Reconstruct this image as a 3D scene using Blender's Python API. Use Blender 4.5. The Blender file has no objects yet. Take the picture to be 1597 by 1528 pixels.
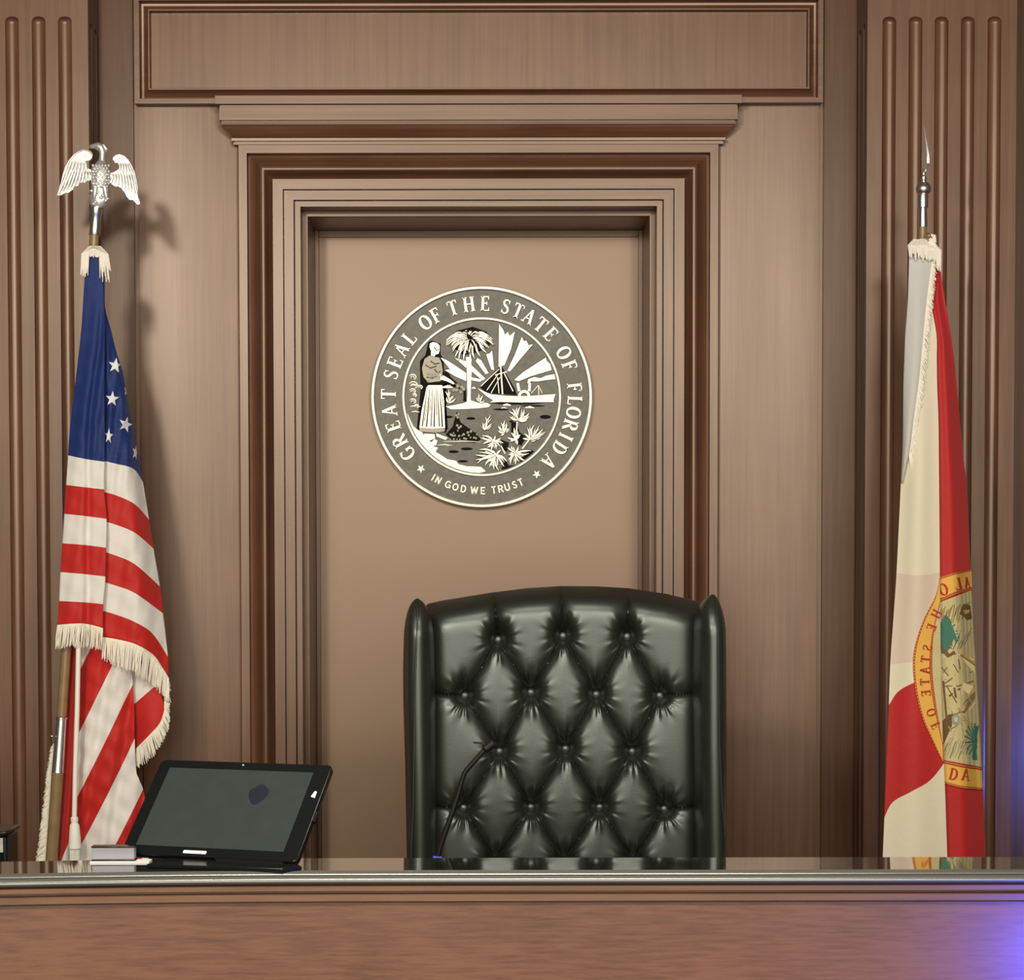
import bpy, bmesh, math, random
from mathutils import Vector, Matrix
random.seed(7)
PI = math.pi
sc = bpy.context.scene
# ------------------------------------------------------------------ camera, world, lights
W, H, F = 1597.0, 1528.0, 3150.0
TILT, ROLL = math.radians(2.1), math.radians(-0.10)
CX, CY = 748.0, 900.0 + F * math.tan(TILT)
CAMZ = 1.286
cd = bpy.data.cameras.new('camera'); cam = bpy.data.objects.new('camera', cd)
sc.collection.objects.link(cam); sc.camera = cam
cd.sensor_fit = 'HORIZONTAL'; cd.sensor_width = 36.0
cd.lens = F * 36.0 / W
cd.shift_x = -(CX - W / 2) / W
cd.shift_y = (CY - H / 2) / W
cd.clip_start = 0.05; cd.clip_end = 60
CM = Matrix.Rotation(PI / 2 - TILT, 4, 'X') @ Matrix.Rotation(ROLL, 4, 'Z')
cam.matrix_world = Matrix.Translation((0, 0, CAMZ)) @ CM
C0 = Vector((0, 0, CAMZ)); R3 = CM.to_3x3()

def P(px, py, Y):
    d = R3 @ Vector(((px - CX) / F, -(py - CY) / F, -1.0))
    return C0 + d * (Y / d.y)

world = bpy.data.worlds.new('room_light'); sc.world = world; world.use_nodes = True
bg = world.node_tree.nodes['Background']
bg.inputs[0].default_value = (1.0, 0.93, 0.80, 1); bg.inputs[1].default_value = 0.055

def area(name, loc, target, sx, sy, power, col, spread=PI):
    l = bpy.data.lights.new(name, 'AREA'); l.shape = 'RECTANGLE'; l.size = sx; l.size_y = sy
    l.energy = power; l.color = col; l.spread = spread
    o = bpy.data.objects.new(name, l); sc.collection.objects.link(o)
    o.location = loc
    o.rotation_euler = (Vector(target) - Vector(loc)).to_track_quat('-Z', 'Y').to_euler()
    return o
WARM = (1.0, 0.91, 0.76)
area('room_light_rear', (0.0, -3.2, 2.15), (0, 5.4, 1.7), 5.6, 3.5, 300, (1.0, 0.90, 0.74))
area('ceiling_light_left', (-1.20, 0.6, 2.75), (-0.7, 5.4, 1.6), 0.30, 0.30, 66, WARM)
area('ceiling_light_right', (1.15, 0.5, 2.65), (0.6, 5.4, 1.6), 0.40, 0.40, 36, WARM)
area('ceiling_light_front', (0.1, -0.3, 3.3), (0.05, 5.4, 1.9), 1.6, 0.5, 34, WARM)
area('ceiling_light_bench', (0.05, 2.55, 3.3), (0.05, 2.75, 0.8), 1.5, 0.30, 26, WARM, math.radians(90))
area('blue_lamp_bench', (1.02, 2.50, 0.62), (0.82, 2.98, 0.70), 0.10, 0.10, 2.2, (0.04, 0.07, 1.0), math.radians(110))
area('blue_lamp_pilaster', (1.68, 5.07, 0.78), (1.56, 5.25, 0.78), 0.06, 0.20, 2.6, (0.05, 0.13, 1.0), math.radians(120))
sc.view_settings.view_transform = 'Standard'; sc.view_settings.look = 'None'
sc.view_settings.gamma = 1.0; sc.view_settings.use_curve_mapping = False
sc.view_settings.exposure = -0.05

# ------------------------------------------------------------------ materials
def nm(name):
    m = bpy.data.materials.new(name); m.use_nodes = True
    nt = m.node_tree; b = nt.nodes['Principled BSDF']
    return m, nt, b

def plain(name, col, rough=0.5, metal=0.0, spec=0.5, coat=0.0, bump=None, vary=0.0, sheen=0.0):
    m, nt, b = nm(name)
    b.inputs['Base Color'].default_value = (*col, 1)
    b.inputs['Roughness'].default_value = rough; b.inputs['Metallic'].default_value = metal
    b.inputs['Specular IOR Level'].default_value = spec
    b.inputs['Coat Weight'].default_value = coat
    b.inputs['Sheen Weight'].default_value = sheen
    tc = nt.nodes.new('ShaderNodeTexCoord'); n = nt.nodes.new('ShaderNodeTexNoise')
    n.inputs['Scale'].default_value = bump[0] if bump else 40
    n.inputs['Detail'].default_value = 4
    nt.links.new(tc.outputs['Object'], n.inputs['Vector'])
    if vary:
        mx = nt.nodes.new('ShaderNodeMix'); mx.data_type = 'RGBA'
        mx.inputs[6].default_value = (*[c * (1 - vary) for c in col], 1)
        mx.inputs[7].default_value = (*[min(1, c * (1 + vary)) for c in col], 1)
        nt.links.new(n.outputs['Fac'], mx.inputs[0]); nt.links.new(mx.outputs[2], b.inputs['Base Color'])
    if bump:
        bp = nt.nodes.new('ShaderNodeBump'); bp.inputs['Strength'].default_value = bump[1]
        bp.inputs['Distance'].default_value = bump[2]
        nt.links.new(n.outputs['Fac'], bp.inputs['Height']); nt.links.new(bp.outputs[0], b.inputs['Normal'])
    return m

def wood(name, dark, light, scale, rough=0.35, mottle=0.35, spec=0.75, coat=0.0):
    m, nt, b = nm(name)
    tc = nt.nodes.new('ShaderNodeTexCoord')
    mp = nt.nodes.new('ShaderNodeMapping'); mp.inputs['Scale'].default_value = scale
    nt.links.new(tc.outputs['Object'], mp.inputs['Vector'])
    n1 = nt.nodes.new('ShaderNodeTexNoise'); n1.inputs['Scale'].default_value = 1.0
    n1.inputs['Detail'].default_value = 6; n1.inputs['Roughness'].default_value = 0.65
    nt.links.new(mp.outputs[0], n1.inputs['Vector'])
    n2 = nt.nodes.new('ShaderNodeTexNoise'); n2.inputs['Scale'].default_value = 5.0; n2.inputs['Detail'].default_value = 3
    nt.links.new(tc.outputs['Object'], n2.inputs['Vector'])
    ad = nt.nodes.new('ShaderNodeMath'); ad.operation = 'MULTIPLY_ADD'; ad.inputs[1].default_value = mottle
    nt.links.new(n2.outputs['Fac'], ad.inputs[0]); nt.links.new(n1.outputs['Fac'], ad.inputs[2])
    cr = nt.nodes.new('ShaderNodeValToRGB')
    cr.color_ramp.elements[0].position = 0.42; cr.color_ramp.elements[1].position = 0.85
    cr.color_ramp.elements[0].color = (*dark, 1); cr.color_ramp.elements[1].color = (*light, 1)
    nt.links.new(ad.outputs[0], cr.inputs[0]); nt.links.new(cr.outputs[0], b.inputs['Base Color'])
    b.inputs['Roughness'].default_value = rough; b.inputs['Specular IOR Level'].default_value = spec
    b.inputs['Coat Weight'].default_value = coat; b.inputs['Coat Roughness'].default_value = 0.2
    b.inputs['Specular Tint'].default_value = (1.0, 0.885, 0.785, 1)
    bp = nt.nodes.new('ShaderNodeBump'); bp.inputs['Strength'].default_value = 0.12; bp.inputs['Distance'].default_value = 0.001
    nt.links.new(n1.outputs['Fac'], bp.inputs['Height']); nt.links.new(bp.outputs[0], b.inputs['Normal'])
    return m

M = {}
WD, WL = (0.092, 0.036, 0.017), (0.180, 0.086, 0.047)
M['wood'] = wood('walnut_vertical_grain', WD, WL, (60, 60, 1.6))
M['wood_dark'] = wood('dark_walnut_stiles_shaded_sides', (0.068, 0.028, 0.014), (0.125, 0.060, 0.035), (60, 60, 1.6), spec=0.45)
M['wood_h'] = wood('walnut_horizontal_grain', WD, WL, (1.6, 60, 60))
M['panel'] = wood('niche_veneer', (0.19, 0.106, 0.062), (0.30, 0.190, 0.118), (9, 9, 4), rough=0.42, mottle=1.9)
M['bench'] = wood('bench_mahogany', (0.066, 0.024, 0.014), (0.17, 0.072, 0.042), (14, 60, 170), rough=0.34, mottle=0.5)
M['floor'] = plain('blue_grey_carpet', (0.05, 0.055, 0.07), 0.95, bump=(300, 0.5, 0.004))
M['counter'] = plain('black_granite', (0.012, 0.013, 0.013), 0.04, spec=1.0, coat=1.0, vary=0.3); M['counter'].node_tree.nodes['Principled BSDF'].inputs['Coat IOR'].default_value = 2.2
M['edge'] = plain('granite_edge', (0.07, 0.072, 0.066), 0.30, spec=1.0)
M['leather'] = plain('black_leather', (0.014, 0.016, 0.012), 0.37, spec=1.0, coat=0.0, bump=(260, 0.10, 0.0012), vary=0.2); M['leather'].node_tree.nodes['Principled BSDF'].inputs['Specular Tint'].default_value = (0.86, 1.0, 0.96, 1)
M['chrome'] = plain('polished_silver', (0.90, 0.90, 0.88), 0.30, metal=1.0)
M['silver'] = plain('cast_silver', (0.82, 0.81, 0.77), 0.36, metal=0.75, bump=(90, 0.2, 0.002))
M['oak'] = plain('gold_brown_pole', (0.27, 0.18, 0.085), 0.35, vary=0.25)
M['brass'] = plain('brass', (0.75, 0.55, 0.2), 0.3, metal=1.0)
M['cream'] = plain('cream_fringe', (0.93, 0.89, 0.77), 0.8, sheen=0.2, vary=0.06)
M['cord'] = plain('white_cord', (0.93, 0.91, 0.83), 0.7)
M['star'] = plain('white_embroidery', (0.85, 0.86, 0.90), 0.7)
M['red'] = plain('red_cloth', (0.50, 0.02, 0.018), 0.7)
M['relief'] = plain('seal_pale_metal', (0.84, 0.82, 0.70), 0.38, metal=0.25)
M['pewter'] = plain('seal_dark_pewter', (0.105, 0.100, 0.082), 0.45, metal=0.2, bump=(60, 0.25, 0.003), vary=0.45)
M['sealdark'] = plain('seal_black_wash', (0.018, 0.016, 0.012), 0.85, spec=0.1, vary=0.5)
M['relief_mid'] = plain('seal_grey_relief', (0.30, 0.28, 0.22), 0.45, metal=0.3, vary=0.3)
M['bezel'] = plain('black_plastic', (0.005, 0.006, 0.006), 0.22, spec=0.22)
M['screen'] = plain('dark_glass', (0.026, 0.034, 0.033), 0.12, spec=0.5, vary=0.12)
M['smudge'] = plain('smudge', (0.006, 0.008, 0.016), 0.5, spec=0.2)
M['paper'] = plain('paper', (0.5, 0.5, 0.5), 0.7)
M['white'] = plain('white_plastic', (0.8, 0.8, 0.78), 0.5)
M['grey'] = plain('grey_plastic', (0.32, 0.32, 0.30), 0.5)
M['book_side'] = plain('grey_pages', (0.24, 0.24, 0.28), 0.7, vary=0.1)
M['black'] = plain('black_metal', (0.006, 0.006, 0.006), 0.5, spec=0.2)
M['yellow'] = plain('gold_print', (0.85, 0.48, 0.09), 0.75)
M['print_red'] = plain('red_print', (0.45, 0.04, 0.015), 0.75)
M['print_brown'] = plain('brown_print', (0.17, 0.10, 0.035), 0.75)
M['print_green'] = plain('green_print', (0.05, 0.19, 0.13), 0.75)
M['print_pale'] = plain('pale_print', (0.62, 0.53, 0.27), 0.75, vary=0.12)
M['print_grey'] = plain('grey_print', (0.32, 0.34, 0.33), 0.75)
M['print_ochre'] = plain('ochre_print', (0.50, 0.34, 0.10), 0.75)
def emit(name, col, s):
    m, nt, b = nm(name); b.inputs['Base Color'].default_value = (0.02, 0.02, 0.02, 1); b.inputs['Emission Color'].default_value = (*col, 1); b.inputs['Emission Strength'].default_value = s
    return m
M['led_white'] = emit('white_led', (0.8, 0.85, 1.0), 3.0)
M['led_blue'] = emit('blue_led', (0.12, 0.12, 1.0), 0.7)

def cloth(name, kind):
    """uv.x = stripe coordinate; the stripes are chosen by it"""
    m, nt, b = nm(name); N = nt.nodes; L = nt.links
    uv = N.new('ShaderNodeUVMap'); uv.uv_map = 'stripe'
    sp = N.new('ShaderNodeSeparateXYZ'); L.new(uv.outputs[0], sp.inputs[0])
    def math_(op, a, bv=None):
        n = N.new('ShaderNodeMath'); n.operation = op
        L.new(a, n.inputs[0])
        if bv is not None: n.inputs[1].default_value = bv
        return n.outputs[0]
    def mix(f, a, c):
        x = N.new('ShaderNodeMix'); x.data_type = 'RGBA'; L.new(f, x.inputs[0])
        for i, v in ((6, a), (7, c)):
            if isinstance(v, tuple): x.inputs[i].default_value = (*v, 1)
            else: L.new(v, x.inputs[i])
        return x.outputs[2]
    if kind == 'us':
        fl = math_('FLOOR', sp.outputs[0]); md = math_('FLOORED_MODULO', fl, 2.0)
        isred = math_('GREATER_THAN', md, 0.5)
        c = mix(isred, (0.80, 0.78, 0.74), (0.53, 0.018, 0.014))
        blue = math_('LESS_THAN', sp.outputs[0], 0.0)
        c = mix(blue, c, (0.008, 0.026, 0.150))
    else:
        isred = math_('GREATER_THAN', sp.outputs[0], 0.5)
        c = mix(isred, (0.80, 0.73, 0.56), (0.50, 0.020, 0.020))
        pink = math_('LESS_THAN', sp.outputs[1], 0.5)
        c0 = mix(pink, (0.80, 0.73, 0.56), (0.73, 0.60, 0.48))
        c = mix(isred, c0, (0.50, 0.020, 0.020))
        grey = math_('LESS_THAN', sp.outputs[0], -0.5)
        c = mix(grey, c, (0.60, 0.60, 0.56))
    tc = N.new('ShaderNodeTexCoord'); n = N.new('ShaderNodeTexNoise'); n.inputs['Scale'].default_value = 60
    L.new(tc.outputs['Object'], n.inputs['Vector'])
    bp = N.new('ShaderNodeBump'); bp.inputs['Strength'].default_value = 0.25; bp.inputs['Distance'].default_value = 0.003
    L.new(n.outputs['Fac'], bp.inputs['Height']); L.new(bp.outputs[0], b.inputs['Normal'])
    L.new(c, b.inputs['Base Color'])
    b.inputs['Roughness'].default_value = 0.62; b.inputs['Sheen Weight'].default_value = 0.15
    b.inputs['Specular IOR Level'].default_value = 0.3
    return m
M['us_cloth'] = cloth('stars_and_stripes_cloth', 'us')
M['fl_cloth'] = cloth('white_cloth_with_red_saltire', 'fl')

# ------------------------------------------------------------------ mesh helpers
class MB:
    def __init__(s): s.v = []; s.f = []; s.mi = []; s.uv = []
    def add(s, vs, fs, mi=0, uv=None):
        o = len(s.v); s.v += [tuple(v) for v in vs]
        s.uv += (uv if uv else [(0.0, 0.0)] * len(vs))
        s.f += [tuple(i + o for i in f) for f in fs]; s.mi += [mi] * len(fs)
    def box(s, x0, x1, y0, y1, z0, z1, mi=0):
        vs = [(x, y, z) for z in (z0, z1) for y in (y0, y1) for x in (x0, x1)]
        s.add(vs, [(0, 2, 3, 1), (4, 5, 7, 6), (0, 1, 5, 4), (2, 6, 7, 3), (0, 4, 6, 2), (1, 3, 7, 5)], mi)
    def grid(s, rows, mi=0, uv=None, closed=False, flip=False):
        n = len(rows[0]); vs = [p for r in rows for p in r]; fs = []
        for i in range(len(rows) - 1):
            for j in range(n if closed else n - 1):
                k = (j + 1) % n
                q = (i * n + j, i * n + k, (i + 1) * n + k, (i + 1) * n + j)
                fs.append(q[::-1] if flip else q)
        s.add(vs, fs, mi, [u for r in uv for u in r] if uv else None)
    def prism(s, pts, f0, f1, mi=0):
        """outline pts mapped by f0 (front) and f1 (back)"""
        n = len(pts); a = [f0(*p) for p in pts]; b = [f1(*p) for p in pts]
        s.add(a + b, [tuple(range(n)), tuple(range(2 * n - 1, n - 1, -1))] +
              [(i, i + n, (i + 1) % n + n, (i + 1) % n) for i in range(n)], mi)
    def tube(s, path, rad, n=10, mi=0, caps=True):
        path = [Vector(p) for p in path]; rows = []
        if not isinstance(rad, (list, tuple)): rad = [rad] * len(path)
        up = Vector((0.13, 1, 0.07)).normalized()
        for i, p in enumerate(path):
            d = (path[min(i + 1, len(path) - 1)] - path[max(i - 1, 0)]).normalized()
            a = d.cross(up)
            if a.length < 1e-4: a = d.cross(Vector((1, 0, 0)))
            a.normalize(); b = d.cross(a)
            rows.append([p + (a * math.cos(t) + b * math.sin(t)) * rad[i] for t in [2 * PI * k / n for k in range(n)]])
        o = len(s.v); s.grid(rows, mi, closed=True)
        if caps:
            s.f.append(tuple(o + k for k in range(n - 1, -1, -1))); s.mi.append(mi)
            s.f.append(tuple(o + (len(path) - 1) * n + k for k in range(n))); s.mi.append(mi)
    def lathe(s, base, axis, prof, n=24, mi=0):
        """prof: (distance along axis, radius)"""
        axis = Vector(axis).normalized(); base = Vector(base)
        a = axis.cross(Vector((0, 1, 0.01))).normalized(); b = axis.cross(a)
        rows = [[base + axis * h + (a * math.cos(t) + b * math.sin(t)) * max(r, 1e-4) for t in [2 * PI * k / n for k in range(n)]] for h, r in prof]
        s.grid(rows, mi, closed=True)
    def ball(s, c, r, n=16, mi=0, sy=1.0):
        c = Vector(c); r = (r, r, r) if not isinstance(r, tuple) else r
        rows = [[c + Vector((r[0] * math.sin(a) * math.cos(t), r[1] * math.sin(a) * math.sin(t), r[2] * math.cos(a)))
                 for t in [2 * PI * k / n for k in range(n)]] for a in [max(1e-3, min(PI - 1e-3, PI * i / (n // 2))) for i in range(n // 2 + 1)]]
        s.grid(rows, mi, closed=True)
    def ribbon(s, pts, w, f0, f1, mi=0):
        """flat stroke of width w (number or list) along 2-D pts, extruded from f0 to f1"""
        n = len(pts); w = w if isinstance(w, (list, tuple)) else [w] * n
        L, R = [], []
        for i in range(n):
            x0, y0 = pts[max(i - 1, 0)]; x1, y1 = pts[min(i + 1, n - 1)]
            dx, dy = x1 - x0, y1 - y0; l = math.hypot(dx, dy) or 1
            nx, ny = -dy / l * w[i] / 2, dx / l * w[i] / 2
            L.append((pts[i][0] + nx, pts[i][1] + ny)); R.append((pts[i][0] - nx, pts[i][1] - ny))
        for i in range(n - 1):
            s.prism([L[i], L[i + 1], R[i + 1], R[i]], f0, f1, mi)
    def build(s, name, mats, parent=None, sharp=38, bevel=0, merge=False, fixn=True):
        me = bpy.data.meshes.new(name); me.from_pydata(s.v, [], s.f)
        mats = mats if isinstance(mats, (list, tuple)) else [mats]
        for m in mats: me.materials.append(M[m])
        me.polygons.foreach_set('material_index', s.mi)
        if any(u != (0.0, 0.0) for u in s.uv):
            ul = me.uv_layers.new(name='stripe')
            for l in me.loops: ul.data[l.index].uv = s.uv[l.vertex_index]
        if fixn or merge:
            bm = bmesh.new(); bm.from_mesh(me)
            if merge: bmesh.ops.remove_doubles(bm, verts=bm.verts, dist=1e-5)
            if fixn: bmesh.ops.recalc_face_normals(bm, faces=bm.faces)
            bm.to_mesh(me); bm.free()
        me.polygons.foreach_set('use_smooth', [True] * len(me.polygons))
        me.set_sharp_from_angle(angle=math.radians(sharp))
        o = bpy.data.objects.new(name, me); sc.collection.objects.link(o)
        if parent is not None:
            o.parent = parent; o.matrix_parent_inverse = Matrix.Translation(-parent.location)
        if bevel:
            bv = o.modifiers.new('bevel', 'BEVEL'); bv.width = bevel; bv.segments = 2; bv.limit_method = 'ANGLE'
        return o

def thing(name, loc, label, cat, group=None):
    o = bpy.data.objects.new(name, None); sc.collection.objects.link(o); o.location = loc
    o.empty_display_size = 0.05
    return tag(o, label, cat, group)
def tag(o, label, cat, group=None):
    o['label'] = label; o['category'] = cat
    if group: o['group'] = group
    return o
def struct(o, label=None):
    o['kind'] = 'structure'
    if label: o['label'] = label; o['category'] = 'wall' if o.name.startswith('wall') else ('floor' if o.name.startswith('floor') else 'trim')
    return o
def lerp(a, b, t): return a + (b - a) * t
def interp(pts, y):
    """piecewise linear x(y) through (x, y) points sorted by y"""
    if y <= pts[0][1]: return pts[0][0]
    for (x0, y0), (x1, y1) in zip(pts, pts[1:]):
        if y <= y1: return lerp(x0, x1, (y - y0) / (y1 - y0))
    return pts[-1][0]
def arc(cx, cy, rx, ry, a0, a1, n=12):
    return [(cx + rx * math.cos(math.radians(lerp(a0, a1, i / n))), cy + ry * math.sin(math.radians(lerp(a0, a1, i / n)))) for i in range(n + 1)]

# ------------------------------------------------------------------ setting
YW = 5.40                       # the panelled wall
YP = 5.25                       # pilaster fronts
YN = 5.67                       # back of the niche
ZB, ZT = -0.3, 3.6
X = lambda px, py, Y=YW: P(px, py, Y).x
Z = lambda px, py, Y=YW: P(px, py, Y).z

m = MB(); m.box(-4, 4, -4, 3.02, ZB - 0.1, ZB)
struct(m.build('floor', 'floor'), 'dark carpet floor in front of the bench')
m = MB(); m.box(-4, 4, 3.02, 5.9, ZB - 0.1, 0.0)
struct(m.build('floor_platform', 'floor'), 'raised carpeted platform behind the bench')

# frame edges (outer edge of the niche frame)
fxl, fxr = X(373, 500, YW - 0.015), X(1120.5, 500, YW - 0.015)
fzt = Z(746, 225, YW - 0.015)
k = YW / F                       # metres per photo pixel on the wall
# profile of the frame: (pixels inward, protrusion in metres)
prof = [(0, 0.0), (0, 0.020), (1.2, 0.022), (13.6, 0.022), (14, -0.004), (17, -0.006), (20, -0.004), (24, 0.001), (28, 0.010),
        (31, 0.021), (33, 0.028), (34.5, 0.0312), (36, 0.0325), (38, 0.0331), (40, 0.0327), (41.5, 0.0312), (43, 0.0265), (45, 0.017), (48, 0.006), (51, -0.002), (52.8, -0.004),
        (53.2, 0.020), (68.6, 0.020), (69, 0.004), (70.6, 0.004), (71, 0.022), (85.2, 0.022), (85.5, 0.0), (87.7, 0.0), (88, 0.026), (96, 0.026),
        (96, -0.045), (103.5, -0.045), (104.5, -0.055)]
def three_side(name, mat, prof, xl, xr, zt, z0, y):
    m = MB(); rows = [[], [], [], []]
    for t, p in prof:
        t *= k
        rows[0].append((xl + t, y - p, z0)); rows[1].append((xl + t, y - p, zt - t))
        rows[2].append((xr - t, y - p, zt - t)); rows[3].append((xr - t, y - p, z0))
    m.grid([rows[0], rows[1]], 0); m.grid([rows[2], rows[3]], 0); m.grid([rows[1], rows[2]], 1)
    return m
m = three_side('trim_1', 'wood', prof, fxl, fxr, fzt, 0.0, YW)
struct(m.build('trim_1', ['wood', 'wood_h'], sharp=30), 'moulded wooden frame around the seal niche')
nxl, nxr, nzt = fxl + 104.5 * k, fxr - 104.5 * k, fzt - 104.5 * k
# niche lining with the small fillet against the back panel
m = MB()
m.box(nxl - 0.03, nxl, YW + 0.055, YN + 0.03, 0.0, nzt + 0.03, 0)
m.box(nxr, nxr + 0.03, YW + 0.055, YN + 0.03, 0.0, nzt + 0.03, 0)
m.box(nxl, nxr, YW + 0.055, YN + 0.03, nzt, nzt + 0.03, 1)
m.box(nxl, nxl + 0.012, YN - 0.008, YN, 0.0, nzt, 0)
m.box(nxr - 0.012, nxr, YN - 0.008, YN, 0.0, nzt, 0)
m.box(nxl + 0.012, nxr - 0.012, YN - 0.008, YN, nzt - 0.018, nzt, 1)
struct(m.build('trim_2', ['wood', 'wood_h'], bevel=0.001), 'dark wooden lining of the niche')
m = MB(); m.box(nxl, nxr, YN, YN + 0.03, 0.0, nzt)
struct(m.build('wall_niche', 'panel'), 'smooth tan veneer panel at the back of the niche')

# panelled wall left and right of the niche, with its two vertical grooves
def vert_profile(name, pts, z0, z1, mats, mi=0):
    m = MB(); m.grid([[(x, y, z0) for x, y in pts], [(x, y, z1) for x, y in pts]], mi)
    return m
gl0, gl1 = X(209.5, 400), X(218, 400)
gr0, gr1 = X(1274.5, 700), X(1283, 700)
zt_ = ZT
m = MB()
def wl(pts, z0, z1, mi=0): m.grid([[(x, y, z0) for x, y in pts], [(x, y, z1) for x, y in pts]], mi)
for sgn, a, b_, edge in ((-1, gl0, gl1, fxl), (1, gr1, gr0, fxr)):
    far = sgn * 2.2
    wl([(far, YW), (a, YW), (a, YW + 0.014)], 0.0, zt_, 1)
    wl([(a, YW + 0.014), (b_, YW + 0.014), (b_, YW - 0.001), (edge + sgn * -0.002, YW - 0.001), (edge - sgn * 0.05, YW + 0.02)], 0.0, zt_)
wl([(fxl, YW - 0.001), (fxr, YW - 0.001)], fzt - 0.01, zt_)
m.box(-2.2, nxl - 0.03, YW + 0.06, YW + 0.08, 0, zt_); m.box(nxr + 0.03, 2.2, YW + 0.06, YW + 0.08, 0, zt_)
m.box(nxl - 0.03, nxr + 0.03, YW + 0.06, YW + 0.08, nzt + 0.03, zt_)
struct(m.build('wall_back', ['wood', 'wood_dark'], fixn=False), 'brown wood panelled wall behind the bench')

# cornice over the frame, returning to the wall at both ends: (photo y, outward projection px)
ycor = [(153, 0), (153, 29.5), (154, 31), (166.5, 31), (167.3, 24.5), (169.4, 24.5), (169.8, 25.5), (190.6, 25.5), (191.2, 22), (192.4, 22), (192.8, 23.5),
        (197, 22.5), (198, 20), (201, 18.5), (205, 15.5), (209, 11.5), (212, 8.5), (214.4, 4.5), (215, 9.0), (219, 8.6), (219.4, 5), (220.4, 5), (220.8, 6.5), (224.3, 6), (224.6, 0)]
m = MB(); rows = [[], [], [], []]
for y, q in ycor:
    q *= k; z = Z(746, y, YW - 0.03)
    bp = 0.016 if q > 0 else 0
    rows[0].append((fxl - q, YW, z)); rows[1].append((fxl - q, YW - q - bp, z))
    rows[2].append((fxr + q, YW - q - bp, z)); rows[3].append((fxr + q, YW, z))
m.grid(rows)
struct(m.build('trim_3', 'wood_h', sharp=25), 'moulded cornice above the niche frame')

# header panel (closed rectangle), runs out of the top of the picture
hp = 0.034
hxl, hxr = X(210, 120, YW - hp), X(1283.5, 120, YW - hp)
hzb, hzt = Z(746, 160.5, YW - hp), Z(746, -8, YW - hp)
m = MB(); hprof = [(0, 0.0), (0, hp), (7.4, hp), (7.8, 0.014), (9, 0.010), (12, 0.009), (15, 0.013), (18, 0.021), (20, 0.030), (21.0, 0.034), (23.0, 0.034), (23.8, 0.030), (24.2, 0.016), (24.4, 0.018)]
rows = []
for (sx, sz) in ((0, 0), (1, 0), (1, 1), (0, 1), (0, 0)):
    rows.append([(lerp(hxl + t * k, hxr - t * k, sx), YW - p, lerp(hzb + t * k, hzt - t * k, sz)) for t, p in hprof])
m.grid(rows, 0)
t = 24.4 * k
m.add([(hxl + t, YW - 0.018, hzb + t), (hxr - t, YW - 0.018, hzb + t), (hxr - t, YW - 0.018, hzt - t), (hxl + t, YW - 0.018, hzt - t)], [(0, 1, 2, 3)], 1)
struct(m.build('trim_4', ['wood_h', 'wood'], sharp=25), 'raised header panel with moulded border above the niche')

# fluted pilasters
def pilaster(name, flutes_px, edge_px, far_px, ref, side_face, label):
    """flutes_px: flute centres; edge nearest the niche; far edge"""
    fw = 10.5 * YP / F
    xs = [X(f, ref, YP) for f in flutes_px]; xe = X(edge_px, ref, YP); xf = X(far_px, ref, YP)
    ztop = Z(flutes_px[0], 33, YP)
    cols = sorted(set([xe, xf] + [c + fw * math.sin(a * PI / 2 / 10) * 1.0 for c in xs for a in range(-10, 11)] + [c + s * (fw + 0.0015) for c in xs for s in (-1, 1)]))
    zs = [0.0, ztop - 0.006] + [ztop - 0.006 + 0.001 * i for i in range(1, 30)] + [3.3]
    def dep(x, z):
        for c in xs:
            dx = abs(x - c)
            if dx < fw:
                zz = max(0, z - ztop + 0.002); r2 = (dx / fw) ** 2 + (zz / (fw * 0.75)) ** 2
                if r2 < 1: return fw * 0.85 * (1 - r2) ** 0.42
        return 0
    m = MB(); m.grid([[(x, YP + dep(x, z), z) for x in cols] for z in zs])
    # side face towards the niche with two flutes
    s = 1 if xf > xe else -1
    fw2 = 0.016; ys = [YP, YP + 0.001]; cs = [YP + 0.045, YP + 0.105]
    for c in cs: ys += [c + fw2 * math.sin(a * PI / 2 / 6) for a in range(-6, 7)]
    ys += [YW + 0.02]
    def dep2(y, z, ci):
        for i, c in enumerate(cs):
            if abs(y - c) < fw2:
                zz = max(0, z - (ztop - 0.01)); r2 = ((y - c) / fw2) ** 2 + (zz / fw2) ** 2
                if r2 < 1: return fw2 * 0.8 * math.sqrt(1 - r2)
        return 0
    m.grid([[(xe + s * dep2(y, z, 0), y, z) for y in ys] for z in zs], 1)  # darker, duller wood puts the side's shade into its colour
    m.grid([[(xf, y, z) for y in (YP, YW + 0.02)] for z in (0.0, 3.3)])
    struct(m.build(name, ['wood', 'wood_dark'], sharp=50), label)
LF = [18 - 41 * 2 + 0, -22.5, 18.5, 60, 101]
pilaster('trim_5', LF, 137, -100, 30, 1, 'fluted wooden pilaster at the left')
pilaster('trim_6', [1387, 1428, 1468.5, 1509.5, 1551], 1353, 1586, 40, -1, 'fluted wooden pilaster at the right')

# ------------------------------------------------------------------ judge's bench
def bench_dy(x): 
    t = max(0.0, (-0.18 - x) / 0.53)
    return -0.030 * (t * t if t < 1.5 else 2.25 + 3 * (t - 1.5))
bench = thing('judge_bench', (0, 3.05, ZB), 'long mahogany judge bench with glossy black counter in the foreground', 'bench')
XS = [-1.7 + 0.1 * i for i in range(35)]
def sweep(name, prof, mat, sharp=30, closed=True):
    m = MB(); rows = [[(x, y + bench_dy(x), z) for y, z in prof] for x in XS]
    m.grid(rows, closed=closed)
    n = len(prof); o = len(m.v) - n
    m.f.append(tuple(range(n))); m.mi.append(0); m.f.append(tuple(range(o + n - 1, o - 1, -1))); m.mi.append(0)
    return m.build(name, mat, bench, sharp=sharp)
YF = 2.975
sweep('countertop', [(3.127, 0.834), (3.127, 0.85), (2.996, 0.85), (2.996, 0.834)], 'counter')
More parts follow.
